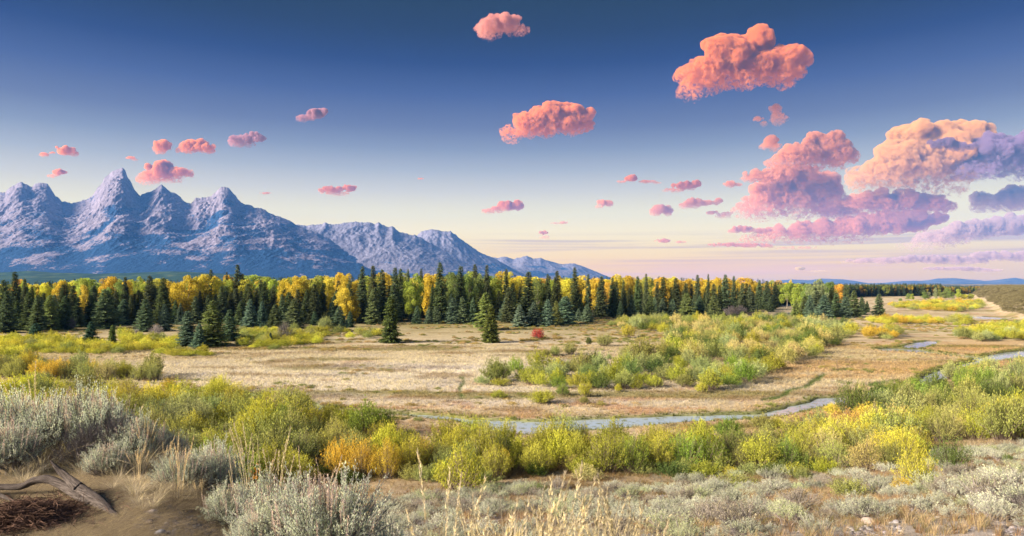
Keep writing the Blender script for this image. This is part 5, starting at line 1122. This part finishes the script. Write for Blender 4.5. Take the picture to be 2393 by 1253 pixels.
for (px, d, R_, H, lb) in [(205, 6.3, .34, .42, 'dead grey woody brush tangle above the upper end of the log'), (275, 6.5, .36, .46, 'leafless dark brush right of the log tip'), (330, 6.9, .30, .40, 'leafless brush among straw, right of the dark one')]:
    x = pxd(px, d); thing('dead_sagebrush', lb, 'shrub', 'leafless brush by the log', (x, d, z_at(x, d)-.03), rng.uniform(0, 6.28), (R_, R_, H), [('twigs', BARE, None)])
SZ = [(1400, 1160, 'behind the tall straw stalks'), (1480, 1200, 'on the slope right of the straw stalks'), (1600, 1150, 'at the top of the middle slope'), (1620, 1230, 'by the rusty grass at the bottom'), (1760, 1150, 'below the right front row'), (1760, 1220, 'in the lower middle slope'), (1880, 1120, 'at the slope foot near the thicket'), (1900, 1200, 'left of the dark twiggy bush'), (2040, 1150, 'left of the slim yellow bush'),
      (2060, 1220, 'below the slim yellow bush'), (2180, 1160, 'under the grey-green upright bush'), (2200, 1230, 'on the pebbly lower slope'), (2320, 1080, 'on the gravel bench at right'), (2330, 1160, 'near the right edge of the slope'), (2340, 1230, 'beside the cobbles at lower right'), (2280, 1120, 'right of the grey-green upright bush')]
def szone(px, py): return min(SZ, key=lambda m_: (m_[0]-px)**2+(1.5*(m_[1]-py))**2)[2]
so = []; sg = []
poly = [(900, 1180), (1100, 1150), (1330, 1135), (1500, 1128), (1700, 1116), (1900, 1112), (2050, 1112), (2230, 1050), (2440, 1036), (2440, 1300), (850, 1300)]
for t_ in range(5200):
    d = math.sqrt(rng.uniform(9**2, 52**2)); px = rng.uniform(880, 2440); x = pxd(px, d); z = z_at(x, d); py = HY+(CAMZ-z)*F/d
    if not in_poly(px, py, poly): continue
    R_ = rng.uniform(.32, .85)*(1.0 if d > 16 else .8)
    if any((x-o[0])**2+(d-o[1])**2 < (.72*(R_+o[2]))**2 for o in so): continue
    if float(fbm(np.array([x/4.]), np.array([d/4.]), 3, 77)[0]) < .44: continue
    so.append((x, d, R_)); sg.append((px, py, x, d, z, R_))
sg.sort(key=lambda s: -s[5]/s[3])
P, T_, Sx, Ix, Rz = [], [], [], [], []
SGI = [m_sage(s, 110, 20, .065, inst=True)[0] for s in (206, 207)]
SCOL = [((.40, .44, .35), 'grey-green'), ((.52, .56, .47), 'silvery'), ((.32, .30, .25), 'brownish grey'), ((.44, .50, .32), 'pale green')]
for i, (px, py, x, d, z, R_) in enumerate(sg):
    ci = int(rng.choice(4, p=[.4, .3, .2, .1])); c = np.array(SCOL[ci][0])*rng.uniform(.85, 1.2); H = R_*rng.uniform(.75, 1.05)
    if i < 230:
        fo, wd, _ = SGM[rng.integers(3)]
        thing('sagebrush', f'{SCOL[ci][1]} {"low" if H < .45 else "rounded"} sagebrush {szone(px, py)}', 'shrub', 'sagebrush on the slope', (x, d, z-.04), rng.uniform(0, 6.28), (R_, R_, H), [('wood', wd, None), ('foliage', fo, c)])
    else: P.append((x, d, z-.04)); Sx.append((R_, R_, H)); T_.append(c); Ix.append(rng.integers(2)); Rz.append(rng.uniform(0, 6.28))
print('SAGE', len(sg))
# far bench and its slope: sage seen as a carpet of small dark bushes
n_ = 0
for t_ in range(26000):
    d = 200*math.exp(rng.uniform(0, 1)**.8*math.log(1400/200)); px = rng.uniform(2150, 2440); x = pxd(px, d)
    P.append((x, d, 0))
    R_ = rng.uniform(.5, 1.4)*(1+d/900); Sx.append((R_, R_, R_*.8)); Rz.append(rng.uniform(0, 6.28)); Ix.append(rng.integers(2)); T_.append(np.array([.23, .215, .13])*rng.uniform(.6, 1.3))
P = np.array(P, float); nb0 = len(P)-26000
P[nb0:, 2] = height(P[nb0:, 0], P[nb0:, 1])-.1
keep = np.ones(len(P), bool); keep[nb0:] = P[nb0:, 2] > 1.3
keep[nb0:] &= ~((P[nb0:, 2] < 4) & (rng.uniform(size=26000) < .5))
stuff(scatter('sage_cover', SGI, P[keep], np.array(Rz)[keep], np.array(Sx)[keep], np.array(T_)[keep], np.array(Ix)[keep]), 'low sage cover dotted over the slopes and the far bench', 'sagebrush')
# upright bushes standing out of the slope
for (px, py, w, h, col, up, lb) in [(2140, 1150, 96, 112, 'yellow', 'u', 'slim upright yellow bush on the slope at lower right'), (2110, 1160, 60, 50, 'gold', 'u', 'low golden shoot at the foot of the slim yellow bush'), (2225, 1112, 96, 92, 'dark', 'u', 'grey-green upright bush right of the slim yellow one'), (1985, 1168, 100, 64, 'olive', 'd', 'dark olive twiggy bush above the slope sagebrush'), (1720, 1140, 110, 40, 'olive', 'd', 'low wide brownish green bush at the top of the middle slope'),
                                   (2355, 1080, 26, 26, 'dark', 'd', 'small dark bush on the right gravel bench'), (2310, 1060, 60, 26, 'sage', 'd', 'pale round bush on the right gravel bench'), (2325, 1112, 40, 26, 'ygreen', 'd', 'pale yellow-green low bush on the right slope'), (2265, 1118, 40, 24, 'ygreen', 'd', 'yellowish low bush left of the pale one on the right slope'), (1260, 1160, 60, 34, 'dark', 'd', 'dark low bush below the stream centre, behind the stalks'), (2160, 1015, 40, 30, 'dark', 'u', 'small dark shoot in the right thicket rim')]:
    x, d, z = ground(px, py); lib = WILU if up == 'u' else WIL; fo, st = lib[rng.integers(len(lib))]
    thing('slope_bush', lb, 'shrub', 'upright bushes on the slope', (x, d, z-.04), rng.uniform(0, 6), (.5*w*d/F, .5*w*d/F, h*d/F/1.1), [('stems', st, None), ('foliage', fo, np.array(WC[col]))])

# ------------------------------------------------------------------ grasses
TUF = [m_tuft(s, 22, 1.0, .85, .055, .5) for s in (301, 302, 303)]
def terrain_tint(x, y, z): return ground_color(x, y, z)
N = 95000
d = np.sqrt(rng.uniform(52**2, 165**2, N)); px = rng.uniform(-120, 2510, N); x = pxd(px, d); z = height(x, d)
er = edge_dist(x, d, RIVW)
ok = (er > .25) & (z > -.5)
x, d, z, er = x[ok], d[ok], z[ok], er[ok]; c = terrain_tint(x, d, z)*1.12
gmask = (er < 1.3)[:, None]; c = np.where(gmask, np.array([.20, .22, .07])*rng.uniform(.6, 1.4, (len(x), 1)), c)
c *= rng.uniform(.84, 1.2, (len(x), 1))
s = rng.uniform(.22, .48, len(x))*(1+ (d > 100)*.25)
stuff(scatter('meadow_grass', TUF, np.stack([x, d, z-.03], -1), rng.uniform(0, 6.28, len(x)), s, c, rng.integers(0, 3, len(x)), rng.normal(scale=.15, size=(len(x), 2))), 'dry straw-coloured grass covering the valley meadow and stream banks', 'grass')
# slope grass
N = 52000
d = np.sqrt(rng.uniform(5**2, 60**2, N)); px = rng.uniform(-120, 2510, N); x = pxd(px, d); z = height(x, d)
den = fbm(x/2.6, d/2.6, 3, 401)
ok = (rng.uniform(size=N) < np.clip((den-.30)*4, .12, 1)) & ~((px < 620) & (d < 6.3))
x, d, z, px, den = x[ok], d[ok], z[ok], px[ok], den[ok]
mix_ = rng.uniform(size=(len(x), 1)); redz = (fbm(x/5, d/5, 3, 402) > .55)[:, None]
c = np.where(mix_ < .55, np.array([.50, .40, .26]), np.where(mix_ < .8, np.array([.36, .24, .15]), np.array([.28, .26, .12])))
c = c*.88; c = np.where(redz & (mix_ > .4), np.array([.33, .23, .14]), c)*rng.uniform(.7, 1.3, (len(x), 1))
lowm = ((z < 3.0) & (px < 1900))[:, None]; c = np.where(lowm, c*np.array([.75, .75, .66]), c)
s = rng.uniform(.16, .42, len(x))
TUF2 = [m_tuft(s_, 24, 1.0, .8, .024, .45, 3) for s_ in (311, 312, 313)]
stuff(scatter('slope_grass', TUF2, np.stack([x, d, z-.02], -1), rng.uniform(0, 6.28, len(x)), s, c, rng.integers(0, 3, len(x)), rng.normal(scale=.12, size=(len(x), 2))), 'short dry bunch grass between the sagebrush on the bluff slope', 'grass')
# tall straw with seed heads, near the viewer
STK = [m_tuft(s_, 8, 1.0, .34, .006, .30, 4, True, headw=.014) for s_ in (321, 322, 323, 324)]
P, Sx, T_, Ix, Rz = [], [], [], [], []
def stalks(px0, px1, d0, d1, n, h0, h1, col, wd=1.0):
    for _ in range(n):
        d = rng.uniform(d0, d1); px = rng.uniform(px0, px1); x = pxd(px, d); z = z_at(x, d); h = rng.uniform(h0, h1)
        P.append((x, d, z-.02)); Sx.append((wd*h, wd*h, h)); T_.append(np.array(col)*rng.uniform(.75, 1.25)); Ix.append(rng.integers(4)); Sx[-1] = (wd*h, wd*h, h*(1.12 if d < 7 else 1.0)); Rz.append(rng.uniform(0, 6.28))
ST = (.50, .45, .33)
stalks(1000, 1420, 2.5, 4.2, 24, .70, 1.15, ST); stalks(1380, 1530, 3.6, 5.4, 22, .80, 1.25, ST); stalks(1280, 1560, 4.0, 6.0, 16, .65, 1.0, ST); stalks(870, 1060, 2.2, 3.0, 7, .55, .80, (.58, .48, .32))
stalks(1100, 1260, 2.2, 2.8, 9, .80, 1.15, ST); stalks(1560, 1760, 3.4, 4.6, 14, .55, .80, (.42, .26, .14)); stalks(880, 1050, 5.5, 7.5, 8, .7, 1.0, ST); stalks(0, 130, 6.6, 8.0, 6, .9, 1.15, (.55, .48, .33)); stalks(130, 330, 6.8, 8.2, 7, .7, 1.0, (.55, .48, .33)); stalks(560, 700, 5, 6.4, 5, .6, .9, ST)
stalks(1560, 1900, 6.5, 9, 10, .3, .5, ST); stalks(900, 1700, 7, 15, 110, .4, .8, (.46, .37, .23)); stalks(1000, 1560, 4.2, 7, 18, .6, .9, ST); stalks(250, 620, 5.2, 7.0, 30, .3, .6, (.56, .46, .30)); stalks(600, 900, 4.9, 6.2, 8, .5, .8, (.5, .42, .34))
stuff(scatter('tall_grass', STK, P, Rz, np.array(Sx), np.array(T_), Ix), 'tall straw stalks with seed heads close to the viewer', 'grass')
# straw clumps round the log
CLM = [m_tuft(s_, 70, 1.0, 1.1, .014, .75, 4) for s_ in (331, 332)]
P, Sx, T_, Ix, Rz = [], [], [], [], []
for (px, d, s_, n) in [(100, 6.2, .40, 4), (330, 6.3, .36, 8), (395, 6.4, .42, 8), (300, 5.9, .22, 5), (430, 5.8, .24, 5), (480, 5.6, .20, 4), (60, 5.9, .32, 3), (560, 5.2, .25, 3), (250, 6.6, .4, 6), (150, 6.6, .42, 5), (300, 5.4, .2, 8), (420, 5.3, .18, 8), (200, 6.1, .3, 5), (520, 5.6, .22, 6), (330, 5.0, .14, 8)]:
    for _ in range(n):
        dd = d+rng.normal()*.15; x = pxd(px+rng.normal()*30, dd); P.append((x, dd, z_at(x, dd)-.01)); k = s_*rng.uniform(.5, 1.0); Sx.append((k, k, k)); T_.append(np.array([.54, .49, .38])*rng.uniform(.8, 1.2)); Ix.append(rng.integers(2)); Rz.append(rng.uniform(0, 6.28))
for _ in range(5200):      # flattened litter
    d = rng.uniform(4.0, 7.2); px = rng.uniform(-60, 640); x = pxd(px, d); k = rng.uniform(.04, .12)*(.6 if px > 300 and d < 5 else 1); P.append((x, d, z_at(x, d)-.005)); Sx.append((k*1.8, k*1.8, k*.35)); T_.append(np.array([.42, .36, .27])*rng.uniform(.5, 1.3)); Ix.append(rng.integers(2)); Rz.append(rng.uniform(0, 6.28))
stuff(scatter('straw_grass', CLM, P, Rz, np.array(Sx), np.array(T_), Ix), 'arching straw clumps and flattened litter around the dead log', 'grass')

# ------------------------------------------------------------------ dead log
m_log, nt, b = principled('weathered_wood', (.2, .18, .17), .95, .1)
tcn = nd(nt, 'ShaderNodeAttribute', attribute_name='along'); sxyz = nd(nt, 'ShaderNodeSeparateXYZ'); lk(nt, tcn.outputs['Vector'], sxyz.inputs[0])
mpn = nd(nt, 'ShaderNodeMapping'); mpn.inputs['Scale'].default_value = (3.0, 26.0, 1.0); lk(nt, tcn.outputs['Vector'], mpn.inputs[0])
gn = noise(nt, mpn.outputs[0], 1.0, 8, .7, .4)
lk(nt, ramp(nt, gn, [(.34, (.02, .017, .015)), (.48, (.10, .088, .08)), (.60, (.22, .20, .185)), (.8, (.36, .33, .31))]), b.inputs['Base Color'])
bp = nd(nt, 'ShaderNodeBump'); bp.inputs['Strength'].default_value = 1.0; bp.inputs['Distance'].default_value = .018; lk(nt, gn, bp.inputs['Height']); lk(nt, bp.outputs[0], b.inputs['Normal'])
def spline(pts, n):
    pts = np.array(pts, float); t = np.linspace(0, len(pts)-1, n); out = []
    for u in t:
        i = min(int(u), len(pts)-2); f = u-i; p0 = pts[max(i-1, 0)]; p1 = pts[i]; p2 = pts[i+1]; p3 = pts[min(i+2, len(pts)-1)]
        out.append(.5*((2*p1)+(-p0+p2)*f+(2*p0-5*p1+4*p2-p3)*f*f+(-p0+3*p1-3*p2+p3)*f**3))
    return np.array(out)
def log_mesh(name, pts, radii, n=60, k=20, seed=0, twist=3.0, depth=.30):
    path = spline(pts, n); rad = np.interp(np.linspace(0, 1, n), np.linspace(0, 1, len(radii)), radii)
    tan = unit(np.gradient(path, axis=0)); V = []; AL = []; L = np.concatenate([[0], np.cumsum(np.linalg.norm(np.diff(path, axis=0), axis=1))])
    for i in range(n):
        a = unit(np.cross(tan[i], [0.1, .9, .3])); b_ = np.cross(tan[i], a); th = np.arange(k)/k*2*math.pi
        tw = th+L[i]*twist
        rr_ = rad[i]*(1+depth*(ridged(np.cos(tw)*1.7+5, np.sin(tw)*1.7+L[i]*1.2, 3, seed)-.6)+.10*np.sin(3*tw+1))
        V.append(path[i]+rr_[:, None]*(np.cos(th)[:, None]*a+np.sin(th)[:, None]*b_)); AL.append(np.stack([np.full(k, L[i]*3), tw/3, 0*th], -1))
    V.append(path[:1]); V.append(path[-1:]); AL.append([[0, 0, 0]]); AL.append([[L[-1]*3, 0, 0]])
    V = np.vstack(V); AL = np.vstack(AL); q = np.arange(n-1)[:, None]*k+np.arange(k)[None, :]; qn = np.arange(n-1)[:, None]*k+((np.arange(k)+1) % k)[None, :]
    f = np.stack([q, qn, qn+k, q, qn+k, q+k], -1).reshape(-1, 3); i = np.arange(k); e = (n-1)*k
    f = np.vstack([f, np.stack([np.full(k, n*k), (i+1) % k, i], -1), np.stack([np.full(k, n*k+1), e+i, e+(i+1) % k], -1)])
    return mesh_np(name, V, f, (m_log,), True, {'along': ('FLOAT_VECTOR', AL)})
def at(px, py, d): return (pxd(px, d), d, CAMZ-(py-HY)/F*d)
r0 = bpy.data.objects.new('dead_log', None); scene.collection.objects.link(r0); r0['label'] = 'weathered grey forked log arching over the ground at lower left'; r0['category'] = 'log'
base = np.array(at(150, 1160, 5.3)); r0.location = base
def rel(*p): return [tuple(np.array(at(*q))-base) for q in p]
link('trunk', log_mesh('log_trunk', rel((172, 1128, 5.14), (196, 1150, 5.04), (225, 1172, 4.92), (252, 1196, 4.76), (276, 1212, 4.64)), [.030, .046, .044, .038, .022], 60, 22, 5), r0)
link('branch', log_mesh('log_branch', rel((-60, 1150, 5.2), (-10, 1139, 5.22), (45, 1138, 5.22), (80, 1123, 5.22), (112, 1120, 5.20), (145, 1133, 5.15), (185, 1158, 5.02), (215, 1180, 4.9)), [.018, .022, .025, .028, .031, .033, .036, .030], 70, 18, 9), r0)
link('broken_stub', log_mesh('log_stub', rel((118, 1076, 5.16), (130, 1090, 5.16), (143, 1103, 5.16), (160, 1118, 5.13), (185, 1140, 5.06)), [.004, .014, .022, .028, .036], 36, 16, 13, 2, .4), r0)
link('branch', log_mesh('log_side', rel((236, 1188, 4.8), (258, 1190, 4.84), (280, 1190, 4.86), (305, 1180, 4.9)), [.030, .022, .015, .004], 30, 12, 15), r0)
link('branch', log_mesh('log_low', rel((-20, 1145, 5.2), (0, 1158, 5.1), (14, 1163, 5.05), (40, 1176, 4.95)), [.022, .018, .014, .006], 24, 12, 16), r0)
for (p, lb) in [([(340, 1208, 4.9), (356, 1215, 4.85), (378, 1228, 4.75), (392, 1238, 4.65)], 'thin dry stick on the bare ground right of the log'), ([(190, 1125, 6.2), (215, 1120, 6.2), (245, 1128, 6.2), (262, 1138, 6.1)], 'dark dead branch behind the log')]:
    pts = rel(*p); o = link('dead_branch', log_mesh('stick', pts, [.010, .012, .010, .004], 24, 10, 21), None); o.location = base; o['label'] = lb; o['category'] = 'stick'
# ------------------------------------------------------------------ stones
m_st, nt, b = principled('river_stone', (.4, .38, .36), .8, .2)
oi = nd(nt, 'ShaderNodeObjectInfo'); tco = nd(nt, 'ShaderNodeTexCoord'); nz = noise(nt, tco.outputs['Object'], 5.0, 8, .7)
lk(nt, mixc(nt, .8, oi.outputs['Color'], ramp(nt, nz, [(.3, (.35, .35, .35)), (.7, (1.2, 1.2, 1.2))]), 'MULTIPLY'), b.inputs['Base Color'])
m_sti, nt, b = principled('gravel_stone', (.4, .38, .36), .85, .15)
ia = nd(nt, 'ShaderNodeAttribute', attribute_type='INSTANCER', attribute_name='tint'); tco = nd(nt, 'ShaderNodeTexCoord'); nz = noise(nt, tco.outputs['Object'], 4.0, 6, .7)
lk(nt, mixc(nt, .8, ia.outputs['Color'], ramp(nt, nz, [(.3, (.4, .4, .4)), (.7, (1.2, 1.2, 1.2))]), 'MULTIPLY'), b.inputs['Base Color'])
import bmesh
def stone_mesh(seed, mat, sub=3):
    bm = bmesh.new(); bmesh.ops.create_icosphere(bm, subdivisions=sub, radius=1.0)
    co = np.array([v.co[:] for v in bm.verts]); k = 1+.35*(vn3(co[:, 0]*1.1+seed, co[:, 1]*1.1, co[:, 2]*1.1, seed)-.5)+.10*(vn3(co[:, 0]*3+seed, co[:, 1]*3, co[:, 2]*3, seed)-.5)
    for v, c_, kk_ in zip(bm.verts, co, k): v.co = Vector(c_*kk_*np.array([1, .8, .55]))
    me = bpy.data.meshes.new('stone'); bm.to_mesh(me); bm.free(); me.polygons.foreach_set('use_smooth', [True]*len(me.polygons)); me.materials.append(mat); return me
STN = [stone_mesh(s, m_st) for s in (1, 2, 3)]
for (px, py, w, col, lb) in [(355, 1200, 26, (.55, .50, .47), 'largest pale stone beside the straw clump right of the log'), (388, 1226, 16, (.50, .46, .44), 'small pale stone below the largest pale one'), (375, 1249, 28, (.33, .36, .42), 'bluish grey stone at the bottom edge'), (410, 1240, 12, (.42, .40, .38), 'small grey stone right of the bluish one'), (438, 1240, 16, (.30, .27, .25), 'brownish stone among the gravel'),
                             (535, 1234, 24, (.48, .46, .46), 'flat light stone near the left of the big sagebrushes'), (455, 1232, 10, (.55, .52, .5), 'tiny white stone on the gravel'), (334, 1214, 10, (.30, .35, .33), 'tiny greenish stone left of the dry stick'), (350, 1222, 22, (.22, .19, .17), 'dark flat stone under the dry stick'),
                             (2095, 1222, 18, (.42, .42, .45), 'grey cobble in the gap between slope sagebrushes'), (2100, 1236, 14, (.50, .49, .50), 'pale cobble just below the grey one'), (2030, 1222, 34, (.52, .46, .43), 'large pinkish pale rock half under a slope sagebrush'), (2060, 1210, 22, (.46, .43, .42), 'pale rock right of the large pinkish one'), (2262, 1240, 10, (.40, .46, .48), 'bluish pebble on the slope at lower right')]:
    x, d, z = ground(px, py, True) if px < 700 else ground(px, py); sw = .5*w*d/F
    thing('stone', lb, 'stone', 'loose stones', (x, d, z+sw*.18), rng.uniform(0, 6), (sw, sw, sw), [('body', STN[rng.integers(3)], tuple(np.array(col)*.72))])
GRV = [stone_mesh(s, m_sti, 1) for s in (5, 6, 7)]
P, Sx, T_, Ix, Rz = [], [], [], [], []
def gravel(px0, px1, d0, d1, n, s0, s1, patch=.0):
    d = np.sqrt(rng.uniform(d0**2, d1**2, n)); x = pxd(rng.uniform(px0, px1, n), d); ok = fbm(x/1.6, d/1.6, 3, 55) > patch; x, d = x[ok], d[ok]; z = height(x, d)
    for i in range(len(x)):
        P.append((x[i], d[i], z[i])); s_ = rng.uniform(s0, s1)*rng.uniform(.5, 1); Sx.append((s_, s_, s_*.8)); g = rng.uniform(.14, .36); T_.append(np.array([g, g*rng.uniform(.92, 1), g*rng.uniform(.88, 1.05)])); Ix.append(rng.integers(3)); Rz.append(rng.uniform(0, 6.28))
gravel(-80, 620, 4.0, 5.2, 2200, .004, .018, .3); gravel(240, 640, 4.1, 5.1, 1300, .010, .036, .35); gravel(1400, 2440, 11, 40, 9000, .03, .10, .50); gravel(2330, 2440, 12, 22, 900, .06, .16, .35); gravel(1980, 2110, 12.5, 17, 260, .05, .13, .3); gravel(2240, 2440, 28, 60, 1800, .04, .12, .45)
stuff(scatter('gravel', GRV, P, Rz, np.array(Sx), np.array(T_), Ix), 'pale gravel and cobbles scattered on bare ground', 'gravel')
# heap of dark broken twigs at the lower left corner
rg = np.random.default_rng(8); TW = Tris(); cx0_, cy0_ = pxd(40, 4.5), 4.5
for i in range(2600):
    q = np.array([rg.normal()*.22, rg.normal()*.24]); hgt_ = .15*math.exp(-(q[0]/.3)**2-(q[1]/.25)**2)*rg.uniform(.2, 1)
    p = np.array([cx0_+q[0], cy0_+q[1], 0]); p[2] = 13.28+hgt_; dv = unit(np.array([rg.normal(), rg.normal(), rg.normal()*.25]))*rg.uniform(.03, .11)
    v, f = tube([p-dv, p+rg.normal(scale=.008, size=3), p+dv], [.0018, .0024, .0012], 3); TW.add(v, f, np.full(len(v), .5), np.zeros(len(v)))
zc_ = z_at(cx0_, cy0_); mt = bark_mat('dark_twigs', (.05, .03, .02), (.20, .13, .10), 12)
o = link('twig_litter', TW.mesh('twig_litter', mt)); o.location = (0, 0, zc_-13.28); stuff(o, 'heap of dark broken twigs at the lower left corner', 'twigs')
# orange leaves on low stems behind the log
LV = Tris(); rg = np.random.default_rng(9)
for (px, py, d) in [(286, 1112, 6.3), (228, 1122, 6.4), (440, 1105, 6.6), (436, 1122, 6.5), (534, 1160, 5.8), (600, 1100, 6.0), (590, 1118, 5.9)]:
    c_ = np.array(at(px, py, d)); n = 14; P_ = c_+rg.normal(scale=.018, size=(n, 3)); blades(LV, P_, unit(rg.normal(size=(n, 3))), .035, .022, rg, rg.uniform(0, 1, n), 0.0, 'quad')
    zz_ = z_at(c_[0], c_[1]); v, f = tube([(c_[0], c_[1], zz_), tuple(c_)], [.003, .002], 3); LV.add(v, f, np.full(len(v), .3), np.zeros(len(v)))
o = link('orange_leaf_sprigs', LV.mesh('sprigs', M_LEAF), None, (.75, .36, .04)); stuff(o, 'scattered sprigs with bright orange leaves among the near sagebrush', 'leaves')
finish_labels()
